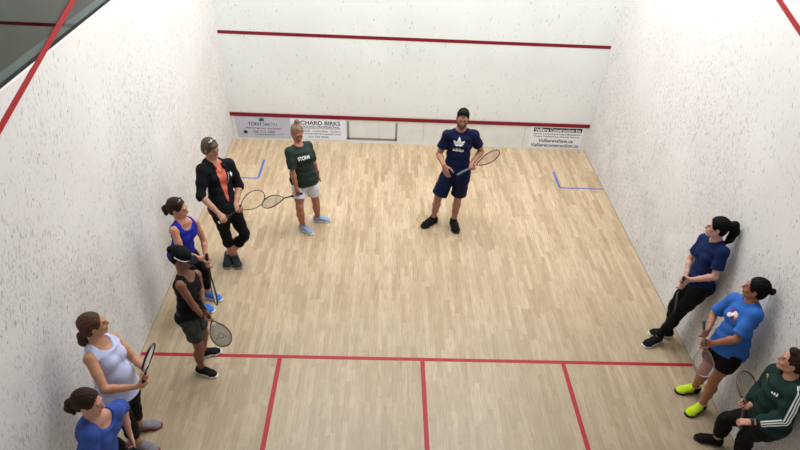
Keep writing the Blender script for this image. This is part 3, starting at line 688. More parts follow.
structure('window_1', box(-.014, -.002, -9.75, -.02, 3.262, 5.4), g)
structure('wall_left.002', box(-.11, 0, -9.75, 0, 5.4, 6.4), M_grey)
structure('trim_1', box(-.022, .003, -9.75, -.02, 3.247, 3.262), M_black)      # glass gasket
structure('trim_2', box(-.112, -.022, -9.75, -.02, 3.25, 3.262), M_alu)       # metal cap of the wall
structure('trim_3', box(.0, .002, -9.75, -.02, 3.225, 3.247), mat('white_channel', lin(240, 240, 238), rough=.4))
# out lines on the side walls (wall and glass), front to back
for nme, x0, dx in (('trim_4', .006, -.006), ('trim_5', 6.396, .003)):
    a, b = V(x0, 0, 4.57), V(x0, -9.75, 2.13)
    structure(nme, prism([a+V(0, 0, .025), b+V(0, 0, .025), b-V(0, 0, .025), a-V(0, 0, .025)], (dx, 0, 0)), M_oline)
# front wall lines
structure('trim_6', box(0, 6.4, -.004, 0, 1.795, 1.845), M_dred)
structure('trim_7', box(0, 6.4, -.004, 0, 4.55, 4.60), M_dred)
# floor lines
structure('trim_8', box(0, 6.4, -5.413, -5.363, 0, .0015), M_red)
for i, x in enumerate((1.571, 3.2, 4.838)):
    y1 = -9.75 if i == 1 else -7.0
    structure('trim_%d' % (9+i), box(x-.025, x+.025, y1, -5.413, 0, .0015), M_red)
structure('trim_12', box(0, 1.571, -7.05, -7.0, 0, .0015), M_red); structure('trim_13', box(4.838, 6.4, -7.05, -7.0, 0, .0015), M_red)
structure('trim_14', box(-6.9, -.25, -.004, 0, 1.795, 1.845), M_dred)
M_joint = mat('grey_joint', lin(150, 142, 128), rough=.8)
structure('baseboard_left', box(0, .005, -9.75, 0, 0, .008), M_joint)
structure('baseboard_right', box(6.395, 6.4, -9.75, 0, 0, .008), M_joint)
def tape(name, label, x, sgn):
    t = thing(name, label, 'floor marking', (x, -1.41, 0))
    link('cross_strip', box(min(x, x-sgn*.02) if False else (0 if sgn > 0 else x), (x if sgn > 0 else 6.4), -1.425, -1.395, 0, .0015), M_blue, t, False)
    link('forward_strip', box(x-.017, x+.017, -1.395, -.78 if sgn > 0 else -.88, 0, .0015), M_blue, t, False)
tape('tape_corner_marking', 'blue L-shaped tape corner on the floor near the left wall', .67, 1)
tape('tape_corner_marking', 'blue L-shaped tape corner on the floor near the right wall', 5.66, -1)

# tin board at the foot of the front wall
T = thing('tin_board', 'white tin board with dark red top rail along the foot of the front wall', 'tin board', (3.2, 0, 0))
link('board', box(0, 6.4, -.022, 0, .006, .432), M_tin, T, False)
link('top_rail', box(0, 6.4, -.034, 0, .432, .487, .004), M_dred, T, False)
link('bottom_rail', box(0, 6.4, -.026, 0, 0, .03), M_tin, T, False)
for x in (.02, 2.62, 3.42, 5.25): link('panel_seam', box(x-.002, x+.002, -.0235, -.022, .03, .43), M_res, T, False)
R_ = thing('glue_outline', 'grey U-shaped glue outline on the tin board right of the white advertising sign', 'mark', (2.5, -.022, .2))
link('outline_side', box(2.045, 2.09, -.0232, -.022, .06, .40), M_res, R_, False)
link('outline_side', box(2.91, 2.95, -.0232, -.022, .06, .39), M_res, R_, False)
link('outline_base', box(2.045, 2.95, -.0232, -.022, .05, .095), M_res, R_, False)

# ------------------------------------------------------------------ writing
def text_mesh(body, size, bold=0., align='CENTER', shear=0., ext=.0006, xs=1.):
    cu = D.curves.new('t', 'FONT'); cu.body = body; cu.size = size; cu.align_x = align; cu.offset = bold; cu.shear = shear; cu.extrude = ext
    o = D.objects.new('t', cu); C.objects.link(o); bpy.context.view_layer.update()
    me = D.meshes.new_from_object(o.evaluated_get(bpy.context.evaluated_depsgraph_get())); D.objects.remove(o)
    if xs != 1.: me.transform(Matrix.Diagonal((xs, 1, 1, 1)))
    return me
def fit_text(body, width, height, bold=0., shear=0.):
    me = text_mesh(body, 1, bold, shear=shear, ext=0); co_ = [v.co.copy() for v in me.vertices]
    xs = [c.x for c in co_]; ys = [c.y for c in co_]; w_, h_ = max(xs)-min(xs), max(ys)-min(ys); cx, cy = (max(xs)+min(xs))/2, (max(ys)+min(ys))/2
    for v in me.vertices: v.co = ((v.co.x-cx)/w_*width, (v.co.y-cy)/h_*height, 0)
    return me
def wall_text(body, x, z, width, height, m, parent, bold=0., y=-.0285, shear=0., name='lettering'):
    me = fit_text(body, width, height, bold, shear); T_ = Matrix.Translation((x, y, z)) @ Matrix.Rotation(math.pi/2, 4, 'X')
    vs = [v.co.copy() for v in me.vertices]; fs = [tuple(p.vertices) for p in me.polygons]
    iv = sorted((min(vs[i].x for i in f), max(vs[i].x for i in f), k) for k, f in enumerate(fs)); words = []; end = -9e9
    for a, b, k in iv:                      # one mesh per word: cut at the gaps between words
        if a > end+.22*height: words.append([])
        words[-1].append(k); end = max(end, b)
    for wd in words:
        ids = sorted({i for k in wd for i in fs[k]}); mp = {i: n for n, i in enumerate(ids)}
        m2 = mesh_from([vs[i] for i in ids], [[mp[i] for i in fs[k]] for k in wd]); m2.transform(T_); link(name, m2, m, parent, False)
INK = mat('black_ink', lin(28, 28, 32), rough=.6); INKG = mat('grey_ink', lin(112, 112, 118), rough=.6); INKB = mat('blue_grey_ink', lin(60, 92, 112), rough=.6); WHT = mat('white_print', lin(240, 240, 240), rough=.6)
def panel(name, label, x0, x1, z0, z1, m, skew0=0, skew1=0):
    t = thing(name, label, 'sign', ((x0+x1)/2, -.022, z0))
    link('panel', prism([(x0, -.028, z1), (x0+skew0, -.028, z0), (x1-skew1, -.028, z0), (x1, -.028, z1)], (0, .006, 0)), m, t, False); return t
s1 = panel('advertising_sign', 'silver-grey advertising sign with a small house icon at the left end of the tin board', .07, 1.04, .035, .425, mat('silver_sign', lin(186, 188, 204), rough=.35, var=.06, vscale=4), .03, 0)
wall_text('TONY', .42, .292, .25, .062, INK, s1, .018); wall_text('SMITH', .68, .292, .25, .060, INKG, s1, .01)
link('house_icon', prism([(.50, -.0288, .345), (.585, -.0288, .345), (.585, -.0288, .39), (.5425, -.0288, .412), (.50, -.0288, .39)], (0, .0006, 0)), INKB, s1, False)
wall_text('When You Need Them, call me Anytime!', .555, .213, .62, .036, INK, s1, .018)
wall_text('250 713 1000', .565, .150, .40, .054, INKG, s1, .018); wall_text('www.tonysmithhomes.ca', .575, .096, .36, .030, INK, s1, .018); wall_text('REALTY', .87, .108, .12, .026, INKG, s1)
link('roof_emblem', merge([([(.235+.035*math.cos(a), -.0288, .135+.032*math.sin(a)) for a in np.linspace(0, 2*math.pi, 17)[:-1]], [tuple(range(16))])]), INK, s1, False)
s2 = panel('advertising_sign', 'white advertising sign with bold black heading, behind the person in dark green T-shirt', 1.05, 2.03, .035, .42, mat('white_sign', lin(228, 230, 238), rough=.35, var=.03))
wall_text('RICHARD BIRKS', 1.53, .347, .80, .076, INK, s2, .018); wall_text('SQUASH PROFESSIONAL', 1.60, .272, .66, .048, INKB, s2, .018)
link('rule', box(1.16, 1.93, -.0286, -.028, .240, .246), INK, s2, False)
wall_text('LESSONS   COACHING   CLINICS', 1.56, .195, .76, .036, INKG, s2, .018); wall_text('www.richardbirkssquash.com', 1.53, .142, .82, .038, INKB, s2, .018); wall_text('250 755 0000', 1.53, .086, .36, .032, INKB, s2, .018)
s3 = panel('advertising_sign', 'white advertising sign with a black header band at the right end of the tin board', 5.345, 6.325, .02, .425, mat('white_sign_board', lin(230, 230, 235), rough=.35, var=.03), .0, .03)
link('header_band', box(5.40, 6.28, -.0290, -.028, .335, .412), INK, s3, False)
wall_text('Valliere Construction Inc', 5.84, .372, .84, .060, WHT, s3, .018, y=-.0298)
wall_text('General Contracting & Project Management', 5.84, .290, .86, .038, INK, s3, .018); wall_text('Project Development, Drawing Services', 5.84, .243, .82, .038, INK, s3, .018)
wall_text('Vallierevshaw.ca', 5.84, .168, .64, .066, INK, s3, .018); wall_text('Valliereconstruction.ca', 5.84, .080, .88, .066, INK, s3, .018)

# ------------------------------------------------------------------ decals that lie on cloth
from mathutils.bvhtree import BVHTree
def drape(me, origin, right, up, toward, target, name, m, parent, off=.0018, sub=.012):
    bm = bmesh.new(); bm.from_mesh(me)
    for _ in range(4):
        le = [e for e in bm.edges if e.calc_length() > sub]
        if not le: break
        bmesh.ops.subdivide_edges(bm, edges=le, cuts=1); bmesh.ops.triangulate(bm, faces=bm.faces[:])
    off_ = Vector((0, 0, 0)); p = target
    while p is not None: off_ += p.location; p = p.parent
    tm = target.data; bvh = BVHTree.FromPolygons([v.co+off_ for v in tm.vertices], [tuple(p_.vertices) for p_ in tm.polygons])
    for v in bm.verts:
        q = Vector(V(*origin)+right*v.co.x+up*v.co.y+toward*.25)
        hit = bvh.ray_cast(q, Vector(-toward), .6)
        v.co = hit[0]+hit[1]*off if hit[0] is not None else Vector(V(*origin)+right*v.co.x+up*v.co.y)
    me2 = D.meshes.new(name); bm.to_mesh(me2); bm.free()
    return link(name, me2, m, parent, True)
def flat_poly(polys): return mesh_from([(x, y, 0) for p in polys for x, y in p], (lambda: [tuple(range(sum(len(q) for q in polys[:i]), sum(len(q) for q in polys[:i+1]))) for i in range(len(polys))])())
def leaf(cx, cy, l, w_, a):
    pts = []
    for t in np.linspace(0, 1, 9): pts.append((w_*math.sin(math.pi*t**.8), l*t))
    for t in np.linspace(1, 0, 9)[1:-1]: pts.append((-w_*math.sin(math.pi*t**.8), l*t))
    ca, sa = math.cos(a), math.sin(a); return [(cx+x*ca-y*sa, cy+x*sa+y*ca) for x, y in pts]

SKIN_L = lin(190, 142, 122); SKIN_M = lin(166, 118, 98); SKIN_T = lin(126, 82, 62)
def P_(key, **k):
    s_, J = POSES[key]; d = dict(s=s_, J=J); d.update(k); return d
M_hairblack = mat('black_hair', lin(10, 8, 8), rough=.7, spec=.12, var=.35, vscale=60, bump=.3, bscale=90)
M_hairbrown = mat('dark_brown_hair', lin(48, 30, 21), rough=.65, spec=.15, var=.35, vscale=60, bump=.3, bscale=90)
M_hairlb = mat('light_brown_hair', lin(78, 54, 38), rough=.65, spec=.15, var=.35, vscale=55, bump=.3, bscale=90)
M_hairbl = mat('streaked_blond_hair', lin(84, 68, 52), rough=.65, spec=.15, var=.5, vscale=50, bump=.3, bscale=90)
M_hairgr = mat('ash_blond_hair', lin(128, 104, 86), rough=.65, spec=.15, var=.5, vscale=50, bump=.3, bscale=90)
M_rk = mat('black_racket_frame', lin(30, 30, 33), rough=.3, spec=.5); M_rkred = mat('dark_red_racket_frame', lin(92, 36, 38), rough=.3, spec=.5)
M_rkw = mat('silver_racket_frame', lin(188, 176, 172), rough=.3, spec=.5); M_grip = mat('black_grip', lin(34, 34, 36), rough=.8, bump=.3); M_gripw = mat('white_grip', lin(214, 212, 206), rough=.8, bump=.3); M_gripg = mat('grey_grip', lin(92, 98, 106), rough=.8, bump=.3)
M_str = mat('pale_strings', lin(224, 218, 204), rough=.5); M_strp = mat('pink_strings', lin(206, 168, 160), rough=.5); M_strd = mat('dark_strings', lin(70, 66, 64), rough=.5); M_strg = mat('grey_strings', lin(150, 146, 138), rough=.5)
M_stry = mat('cream_strings', lin(206, 190, 140), rough=.5)
M_white = mat('white_plastic', lin(236, 236, 236), rough=.5)
cl = cloth
SH_black = cl('black_shoe', (11, 11, 13)); SO_white = mat('white_sole', lin(222, 222, 222), rough=.6); SO_black = mat('black_sole', lin(30, 30, 32), rough=.7); SO_grey = mat('grey_sole', lin(120, 122, 126), rough=.7)

def build(key, label, sp, shirt=None, pants=None, hair=None, shoes=None, sock=None, extra=None, shoe_trim=None):
    p = Person(sp)
    root = thing('person', label, 'person', V(p.P[0], p.P[1], 0))
    skm = mat('skin_'+key, sp['skin'], rough=.55, spec=.35, var=.05, vscale=12, vcol=True)
    skm.node_tree.nodes['Principled BSDF'].inputs['Subsurface Weight'].default_value = .0
    parts = {}
    body = link('body', p.body(skm), skm, root); parts['body'] = body
    for nme, o, m in shirt or []: parts[nme] = link(nme, p.shirt(o), m, root)
    if pants: parts['pants'] = link(pants[0], p.pants(pants[1]), pants[2], root)
    if hair: parts['hair'] = link('hair', p.hair(hair[0]), hair[1], root)
    if shoes:
        up, so, lc = shoes[:3]
        for sd in 'LR':
            if sd in shoes[3:]: continue
            me, q = p.shoe(sd); sh = link('shoe', me, up, root)
            if shoe_trim: me4, _ = p.shoe(sd, heel=True); link('heel_counter', me4, shoe_trim, sh)
            me2, _ = p.shoe(sd, True); link('sole', me2, so, sh)
            ls = []
            for a in (.045, .068, .091): ls.append(tube([q(a, -.022, .0815-(a-.045)*.48), q(a+.004, 0, .0885-(a-.045)*.50), q(a+.012, .022, .0795-(a-.045)*.48)], .0032, 6))
            link('laces', merge(ls), lc, sh)
            if len(shoes) > 3 and False: pass
            if sock:
                k = sp['s']; an = p.J[sd+'an']; kn = p.J[sd+'kn']; d = nz(kn-an); g_ = Grid(an-.12, an+V(.12, .12, .2), .004)
                g_.cone(an-d*.01, an+d*sock[1], .040*k, .041*k, k=.01, flat1=True); me3, _ = g_.mesh(); link('sock', me3, sock[0], root)
    if extra: extra(p, root, parts)
    p.root = root; p.parts = parts; return p
def band(p, sd, f, r, wd, m, root, name='wristband', face=None):
    wr, d, n, sv, _ = p.hands[sd]; el = p.J[sd+'el']; ax = nz(wr-el); c = wr-ax*f; k = p.s
    loop = [c+(sv*math.cos(a)*r*1.15+np.cross(ax, sv)*math.sin(a)*r*.92)*k for a in np.linspace(0, 2*math.pi, 25)[:-1]]
    o = link(name, merge([tube(loop, wd, 8, closed=True, flat=(.35, 1), nrm=None)] if False else [tube(loop, .0035, 8, closed=True, flat=(wd/.0035, 1), nrm=ax)]), m, root)
    if face:
        bk = -n; g_ = Grid(c-.06, c+.06, .003); g_.cone(c+bk*(r*.80)*k, c+bk*(r*.80+.010)*k, .018, .017, k=.002, cap=.003); me, _ = g_.mesh(); link('watch_face', me, face, o)
    return o
# ---- the coach
navy = cl('navy_cotton', (9, 20, 54)); navys = cl('navy_shorts_cloth', (10, 22, 58))
def ex_man(p, root, parts):
    S = parts['t_shirt']; o = p.sp_pt(.70); r = -p.rs*-1; 
    lv = [leaf(0, .0, .115, .027, 0), leaf(-.010, -.002, .098, .025, .75), leaf(.010, -.002, .098, .025, -.75)]
    drape(flat_poly(lv), o+p.up*.0, -p.rs, p.up, p.fw, S, 'chest_logo', WHT, S, off=.003)
    for z in (.012, .028): drape(flat_poly([[(-.08, z), (.08, z), (.08, z+.006), (-.08, z+.006)]]), o, -p.rs, p.up, p.fw, S, 'logo_bar', navy, S, off=.0042)
    drape(fit_text('adidas', .150, .050, .03), o-p.up*.055, -p.rs, p.up, p.fw, S, 'chest_lettering', WHT, S, off=.003, sub=.006)
man = build('coach', 'person in navy T-shirt with white chest logo and navy shorts, standing alone facing the others', P_('man', fem=0, fat=.90, seed=1., skin=SKIN_M, look=(-97, -8, 2), beard=1, brow=(.02, .014, .01),
    hands={'L': ('grip', .235, 1), 'R': ('flat', (.25, .45, -1.1), (.2, .6, .3))}, racket=RK['man'][:2]),
    shirt=[('t_shirt', dict(sleeve=.62, cuff=.068, inf=.013, hem=-.02, neck='crew', flare=.01), navy)],
    pants=('shorts', dict(len=.86, cuff=.108, inf=.018), navys), hair=(dict(style='man', vol=-.002), M_hairblack),
    shoes=(SH_black, SO_black, SH_black), sock=(cl('black_sock', (10, 10, 13)), .05), extra=ex_man)
racket('squash_racket', 'dark red and black squash racket held by the person in navy T-shirt and shorts', *RK['man'], M_rkred, M_gripg, M_strp, M_rk)

# ---- dark green T-shirt
dgreen = cl('dark_green_cotton', (38, 50, 44))
def ex_green(p, root, parts):
    S = parts['t_shirt']
    drape(fit_text('STORM', .17, .046, .02), p.sp_pt(.74, .0, 0), -p.rs, p.up, p.fw, S, 'chest_lettering', WHT, S, off=.003, sub=.006)
    band(p, 'L', .012, .030, .010, M_black, root, 'wristwatch', M_black)
build('green', 'person in dark green T-shirt and white shorts looking down, racket hanging from one hand', P_('green', seed=2., skin=lin(167, 108, 89), look=(-62, -19, 4), fat=.99, brow=(.1, .06, .04),
    hands={'R': ('grip', .07, 1), 'L': ('relax',)}, racket=RK['green'][:2]),
    shirt=[('t_shirt', dict(sleeve=.85, cuff=.066, inf=.018, hem=-.08, neck='crew', flare=.03), dgreen)],
    pants=('shorts', dict(len=.60, cuff=.104, inf=.010), cl('white_shorts_cloth', (214, 214, 226))),
    hair=(dict(style='bun', bun=(0, -.055, .135, .036), tail=[(0, -.04, .10), (0, -.05, .15)], tr=[.03, .022]), M_hairgr),
    shoes=(cl('pale_blue_shoe', (140, 158, 184)), SO_white, WHT), extra=ex_green)
racket('squash_racket', 'black racket with grey strings hanging from the hand of the person in dark green T-shirt', *RK['green'], M_rk, M_grip, M_strg)

# ---- black hooded jacket
blk = cl('black_fleece', (11, 12, 18)); coral = cl('coral_top', (206, 104, 84))
def ex_hood(p, root, parts):
    Jk = parts['jacket']
    a = [p.sp_pt(.86-.64*t, -.050+.040*t, 0) for t in np.linspace(0, 1, 14)]
    for s_ in (1, -1):
        me = flat_poly([[(s_*(.062-.050*t), p.L*(.55-.44*t)) for t in np.linspace(0, 1, 12)]+[(s_*(.068-.050*t), p.L*(.55-.44*t)) for t in np.linspace(1, 0, 12)]])
        drape(me, p.sp_pt(.22), -p.rs, p.up, p.fw, Jk, 'zip_edge', M_alu, Jk)
    drape(flat_poly([leaf(0, 0, .035, .008, 0), leaf(0, 0, .03, .007, 1.2), leaf(0, 0, .03, .007, -1.2), leaf(0, 0, .03, .007, 2.6), leaf(0, 0, .03, .007, -2.6)]), p.sp_pt(.72, -.10, 0), -p.rs, p.up, p.fw, Jk, 'chest_emblem', WHT, Jk)
    g_ = []
    for q in (-1, 1): g_.append(tube([p.hp(q*.016, .022, .136), p.hp(q*.038, .032, .126), p.hp(q*.060, .016, .112)], .009, 8, flat=(1.3, .8)))
    g_.append(tube([p.hp(-.03, .028, .134), p.hp(.03, .028, .134)], .004, 6)); link('sunglasses', merge(g_), mat('silver_lens', lin(196, 200, 206), rough=.15, metal=.5), root)
    c = [p.sp_pt(.93, .06*math.sin(t), .085) - p.up*.055*math.cos(t) for t in np.linspace(-1.3, 1.3, 13)]
build('hoodie', 'person in open black jacket over a coral top, black leggings, ankles crossed', P_('hoodie', seed=3., skin=lin(182, 131, 110), look=(-28, -14, 0), fat=.95, brow=(.1, .07, .05),
    hands={'R': ('grip', .06, 1), 'L': ('grip', .30, 1)}, racket=RK['hoodie'][:2]),
    shirt=[('coral_top', dict(inf=.010, hem=.06, neck='v'), coral), ('jacket', dict(sleeve=1.12, cuff=.056, inf=.019, hem=-.06, neck='v', open=1, hood=1, fold=.006, flare=.02), blk)],
    pants=('leggings', dict(len=1.42, inf=.008), cl('black_leggings_cloth', (8, 8, 11))), hair=(dict(style='bob', vol=.006), M_hairbl),
    shoes=(cl('black_grey_shoe', (44, 48, 54), var=.5, vscale=40), SO_grey, WHT), shoe_trim=cl('white_heel', (190, 192, 196)), extra=ex_hood)
racket('squash_racket', 'thin black squash racket with cream strings held across by the person in the open jacket', *RK['hoodie'], M_rk, M_grip, M_stry, M_white, dens=.8)

# ---- royal blue tank
def ex_royal(p, root, parts):
    g_ = []
    for q in (-1, 1): g_.append(tube([p.hp(q*.014, .030, .130), p.hp(q*.036, .040, .122), p.hp(q*.060, .026, .106)], .008, 8, flat=(1.3, .7)))
    link('sunglasses', merge(g_), mat('dark_lens', lin(120, 128, 120), rough=.15, metal=.5), root)
build('royal', 'person in royal blue tank top and black leggings with sunglasses on top of the head', P_('royal', seed=4., skin=lin(191, 135, 114), look=(-2, -8, 0), fat=.97, brow=(.06, .04, .03),
    hands={'R': ('grip', .05, 1), 'L': ('grip', .13, 1)}, racket=RK['royal'][:2]),
    shirt=[('tank_top', dict(inf=.012, hem=-.06, neck='scoop', flare=.0), cl('royal_blue_jersey', (28, 42, 160)))],
    pants=('leggings', dict(len=1.8, inf=.008), cl('black_legging_knit', (9, 9, 12))),
    hair=(dict(style='pony', vol=.003, tail=[(0, -.10, .0), (0, -.135, -.035), (0, -.13, -.10)], tr=[.035, .036, .022]), M_hairbrown),
    shoes=(cl('bright_blue_shoe', (52, 112, 206)), SO_white, WHT), extra=ex_royal)
racket('squash_racket', 'white-strung black squash racket pointing at the floor, held by the person in royal blue', *RK['royal'], M_rk, M_grip, M_str)

# ---- black tank and cap
def ex_cap(p, root, parts):
    H = p.H; lo, hi = p.bounds([p.hp(0, 0, 0)], .2); g_ = Grid(lo, hi, .004)
    g_.ell(p.hp(0, -.020, .038), V(.090, .106, .092)*p.hs, R=H, k=0); g_.ell(p.hp(0, -.075, .075), V(.05, .045, .05)*p.hs, R=H, k=.02)
    g_.plane(p.hp(0, 0, .040), -nz(H[2]+H[1]*.12)); me, _ = g_.mesh(); relax(me); cap = link('cap', me, cl('black_cap_cloth', (9, 9, 11)), root)
    g2 = Grid(lo, hi, .004); g2.ell(p.hp(0, .085, .040), V(.072, .072, .009)*p.hs, R=H, k=0); g2.ell(p.hp(0, .0, .03), V(.078, .08, .06)*p.hs, R=H, k=0, op='sub'); me2, _ = g2.mesh(); link('cap_visor', me2, cl('black_visor_cloth', (12, 12, 14)), cap)
    loop = [p.hp(.0925*math.sin(a), -.020+.1085*math.cos(a), .050-.012*math.cos(a)) for a in np.linspace(-1.9, 1.9, 40)]
    link('cap_band', merge([tube(loop, .0035, 8, flat=(2.4, 1), nrm=H[2])]), M_white, cap)
    band(p, 'R', .016, .030, .011, M_black, root, 'wristwatch', M_black)
    sides = []
build('cap', 'person in black tank top, black cap and dark patterned shorts beside the short line', P_('cap', seed=5., skin=SKIN_T, look=(-8, -24, 0), fat=.94, brow=(.02, .015, .01),
    hands={'R': ('grip', .295, 1), 'L': ('grip', .17, 1)}, racket=RK['cap'][:2]),
    shirt=[('undershirt', dict(inf=.007, hem=.5, neck='scoop'), cl('white_undershirt', (226, 220, 214))), ('tank_top', dict(inf=.012, hem=-.05, neck='scoop', grow=(1, 1)), cl('black_tank_jersey', (9, 9, 11)))],
    pants=('shorts', dict(len=.62, cuff=.090, inf=.009), mat('camouflage_cloth', lin(44, 48, 46), rough=.85, var=.6, vscale=22)),
    hair=(dict(style='bun', bun=(0, -.128, .045, .040), tail=[(0, -.09, .03), (0, -.13, .04)], tr=[.03, .03]), M_hairblack),
    shoes=(SH_black, SO_white, WHT), extra=ex_cap)
racket('squash_racket', 'white-strung racket with a dark arrow logo held by the person in the cap', *RK['cap'], M_rk, M_grip, M_str, logo=M_strd, dens=1.6, sr=.0032)

# ---- lavender tank
def ex_lav(p, root, parts):
    band(p, 'L', .014, .030, .012, mat('red_black_strap', lin(60, 22, 24), rough=.6), root, 'wristwatch', M_black)
    loop = [p.hp(.030*math.cos(a), -.098, -.062+.030*math.sin(a)) for a in np.linspace(0, 2*math.pi, 20)[:-1]]
    link('hair_tie', merge([tube(loop, .006, 8, closed=True)]), M_white, parts['hair'])
build('lavender', 'person in pale lavender tank top and black capri leggings by the left wall', P_('lavender', seed=6., skin=lin(187, 133, 103), look=(30, 2, 0), fat=1.04, belly=.95, brow=(.06, .04, .03),
    hands={'R': ('grip', .08, 1), 'L': ('grip', .20, 1)}, racket=RK['lavender'][:2]),
    shirt=[('tank_top', dict(inf=.015, hem=-.06, neck='scoop', flare=.02), cl('lavender_jersey', (190, 194, 226)))],
    pants=('capri_leggings', dict(len=1.55, inf=.010, cuff=.062), cl('black_capri_knit', (9, 9, 12))),
    hair=(dict(style='pony', vol=.004, tail=[(0, -.075, -.05), (0, -.115, -.075), (0, -.125, -.14), (0, -.10, -.22)], tr=[.032, .036, .038, .016]), M_hairlb),
    shoes=(cl('grey_red_shoe', (132, 124, 132), var=.2), mat('crimson_sole', lin(140, 30, 52), rough=.6), mat('crimson_lace', lin(190, 50, 70), rough=.7)), extra=ex_lav)
racket('squash_racket', 'black squash racket held upright by the person in lavender', *RK['lavender'], M_rk, M_grip, M_str, dens=.8)

# ---- blue T-shirt at the lower left
build('bluetee', 'person in scoop-necked cornflower blue T-shirt by the left wall, nearest the lower left corner', P_('bluetee', seed=7., skin=lin(194, 142, 124), look=(2, -12, 0), fat=1.06, brow=(.05, .035, .03),
    hands={'R': ('relax',), 'L': ('relax', (0, 0, -.5))}),
    shirt=[('t_shirt', dict(sleeve=.75, cuff=.075, inf=.016, hem=-.10, neck='scoop', flare=.02), cl('cornflower_jersey', (56, 80, 156)))],
    pants=('leggings', dict(len=1.8, inf=.010), cl('black_knit_bottoms', (10, 10, 13))),
    hair=(dict(style='pony', vol=.003, tail=[(0, -.085, -.02), (0, -.13, -.04), (0, -.14, -.10), (0, -.11, -.16)], tr=[.032, .036, .034, .014]), M_hairbrown),
    shoes=(cl('dark_grey_shoe', (70, 70, 78)), SO_white, WHT))

# ---- navy T-shirt at the right wall
build('navy', 'person in navy T-shirt and long black leggings leaning back against the right wall', P_('navy', seed=8., skin=lin(202, 156, 140), look=(155, -4, 0), fat=.90, brow=(.03, .02, .02),
    push=.09, hands={'L': ('grip', .06, 1), 'R': ('grip', .15, 1)}, racket=RK['navy'][:2]),
    shirt=[('t_shirt', dict(sleeve=.70, cuff=.066, inf=.014, hem=-.06, neck='v'), cl('navy_sport_jersey', (12, 32, 76)))],
    pants=('leggings', dict(len=1.9, inf=.009), cl('black_sport_leggings', (8, 8, 10))),
    hair=(dict(style='pony', vol=.004, tail=[(0, -.09, .05), (0, -.15, .055), (.01, -.175, -.02), (.01, -.16, -.12), (.01, -.13, -.18)], tr=[.035, .045, .048, .040, .018]), M_hairblack),
    shoes=(SH_black, SO_white, WHT))
racket('squash_racket', 'dark squash racket held low by the person in navy T-shirt and long black leggings', *RK['navy'], M_rk, M_grip, M_strd)

# ---- sky blue T-shirt
skyb = cl('sky_blue_cotton', (48, 98, 176))
def ex_sky(p, root, parts):
    S = parts['t_shirt']; o = p.sp_pt(.74)
    cmat = [mat('print_maroon', lin(140, 40, 84), rough=.7), mat('print_white', lin(228, 220, 232), rough=.7), mat('print_peach', lin(226, 168, 140), rough=.7), mat('print_dark', lin(50, 44, 60), rough=.7)]
    rnd = random.Random(4)
    blobs = [(-.035, .015, .030, 0), (.005, .020, .024, 1), (-.040, -.018, .028, 1), (.030, .000, .026, 2), (.006, -.022, .022, 3), (.040, -.025, .018, 0), (-.012, -.004, .018, 1)]
    for i, (x, y, r, c) in enumerate(blobs):
        pts = [(x+r*(.75+.4*rnd.random())*math.cos(a), y+r*(.7+.4*rnd.random())*math.sin(a)) for a in np.linspace(0, 2*math.pi, 13)[:-1]]
        drape(flat_poly([pts]), o, -p.rs, p.up, p.fw, S, 'print_patch', cmat[c], S, off=.0015+.0004*i)
build('skyblue', 'person in sky blue T-shirt with chest print, black shorts and neon yellow shoes', P_('skyblue', seed=9., skin=lin(160, 106, 79), look=(144, 0, 0), fat=.96, brow=(.02, .015, .01),
    push=.10, hands={'R': ('grip', .15, 1), 'L': ('grip', .27, 1)}, racket=RK['skyblue'][:2]),
    shirt=[('t_shirt', dict(sleeve=.80, cuff=.076, inf=.020, hem=-.05, neck='crew', flare=.02), skyb)],
    pants=('shorts', dict(len=.48, cuff=.105, inf=.014), cl('black_shorts_cloth', (8, 8, 11))),
    hair=(dict(style='bun', vol=.005, bun=(0, -.138, .03, .034), tail=[(0, -.09, .03), (0, -.135, .03)], tr=[.03, .022]), M_hairblack),
    shoes=(cl('neon_yellow_shoe', (186, 208, 38)), SO_black, SH_black), shoe_trim=SH_black, sock=(cl('white_sock', (214, 212, 208)), .03), extra=ex_sky)
racket('squash_racket', 'pale pink-strung squash racket pointing down, held by the person in sky blue', *RK['skyblue'], M_rkw, M_gripg, M_strp, dens=1.3)

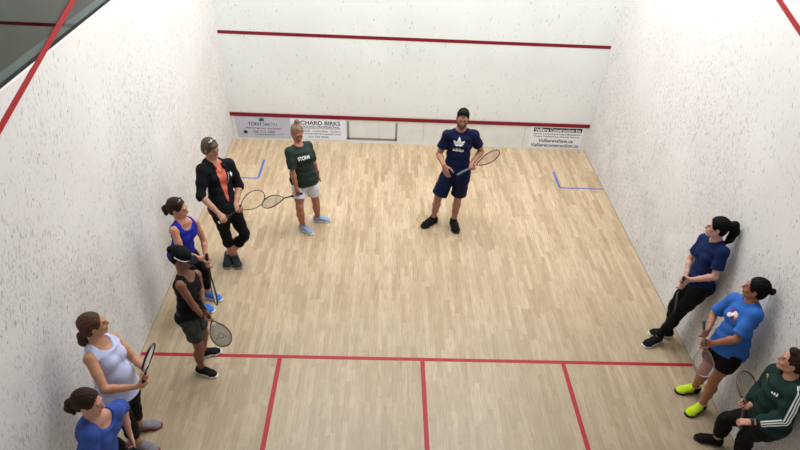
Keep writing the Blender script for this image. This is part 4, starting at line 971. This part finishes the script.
# ---- dark green hooded top with three stripes
gh = cl('bottle_green_fleece', (20, 44, 40))
def ex_gh(p, root, parts):
    S = parts['hooded_top']; J = p.J; sh, el, wr = J['Lsh'], J['Lel'], J['Lwr']
    out = nz(-p.rs+p.fw*.25)
    bv = None
    for j in (-1, 0, 1):
        vs = []; 
        path = [sh+p.up*.045+p.rs*.03, sh+p.up*.02, sh+(el-sh)*.5, el, el+(wr-el)*.5, el+(wr-el)*.72]
        P2 = []
        for i in range(len(path)-1):
            for t in np.linspace(0, 1, 9)[:-1]: P2.append(path[i]+(path[i+1]-path[i])*t)
        P2.append(path[-1])
        tm = S.data; off_ = Vector(p_off(S)); bv = bv or BVHTree.FromPolygons([v.co+off_ for v in tm.vertices], [tuple(q.vertices) for q in tm.polygons])
        row = []
        for i, c in enumerate(P2):
            tg = nz(P2[min(i+1, len(P2)-1)]-P2[max(i-1, 0)]); w0 = i/len(P2)
            o_ = nz(V(-.30, -.80, .52)); o_ = nz(o_-tg*(o_@tg)); cr = np.cross(tg, o_)
            for e in (-1, 1):
                a = (j*.30+e*.085); dr = nz(o_*math.cos(a)+cr*math.sin(a))
                h = bv.ray_cast(Vector(c+dr*.25), Vector(-dr), .25)
                row.append(V(*(h[0]+h[1]*.002)) if h[0] is not None else c+dr*.07)
        n = len(P2); fs = [(2*i, 2*i+1, 2*i+3, 2*i+2) for i in range(n-1)]
        link('sleeve_stripe', mesh_from(row, fs), WHT, S)
    lo_ = [[(x+i*.020, .0), (x+i*.020+.014, 0), (x+i*.020+.006+.004*i, .014+.011*i), (x+i*.020-.006+.004*i, .014+.011*i)] for i, x in enumerate((-.03, -.03, -.03))]
    drape(flat_poly(lo_), p.sp_pt(.74, -.085, 0), -p.rs, p.up, p.fw, S, 'chest_logo', WHT, S)
    drape(flat_poly([leaf(.0, 0, .07, .012, .9), leaf(-.02, .03, .06, .010, 1.6)]), p.sp_pt(.80, .07, 0), -p.rs, p.up, p.fw, S, 'shoulder_print', mat('olive_print', lin(150, 150, 60), rough=.8), S)
    band(p, 'L', .014, .030, .011, M_black, root, 'wristwatch', M_black)
def p_off(o):
    v = Vector((0, 0, 0))
    while o is not None: v += o.location; o = o.parent
    return v
build('greenhood', 'person in bottle green hooded top with three white sleeve stripes, against the right wall', P_('greenhood', fem=0, seed=10., skin=lin(187, 135, 112), look=(142, 4, 0), fat=1.1, hs=1.0, brow=(.05, .035, .03),
    hands={'L': ('grip', .06, 1), 'R': ('grip', .27, 1)}, racket=RK['greenhood'][:2]),
    shirt=[('hooded_top', dict(sleeve=1.74, cuff=.050, inf=.028, hem=-.02, neck='crew', hood=1, fold=.006, flare=.01), gh)],
    pants=('trousers', dict(len=1.78, inf=.018, fold=.005), cl('black_trouser_cloth', (9, 9, 11))), hair=(dict(style='man', vol=.0), M_hairbrown),
    shoes=(SH_black, SO_black, SH_black), extra=ex_gh)
racket('squash_racket', 'black and dark red squash racket held across by the person in bottle green', *RK['greenhood'], M_rkred, M_grip, M_strd, dens=.7)

# ------------------------------------------------------------------ ceiling lamps of the court, plus one added fill lamp
for i, (x, y, e) in enumerate([(1.6, -1.2, 1.), (4.8, -1.2, 1.), (1.6, -3.3, 1.), (4.8, -3.3, 1.), (1.6, -5.4, .25), (4.8, -5.4, .25), (-3.5, -2.5, .2)]):  # last entry: weak fill added to brighten the unlit neighbouring court
    l = D.lights.new('ceiling_or_fill_light', 'AREA'); l.shape = 'RECTANGLE'; l.size = 2.2; l.size_y = .7; l.energy = 112*e; l.color = (.93, .97, 1)
    o = D.objects.new('ceiling_or_fill_light', l); C.objects.link(o); o.location = (x, y, 6.3)
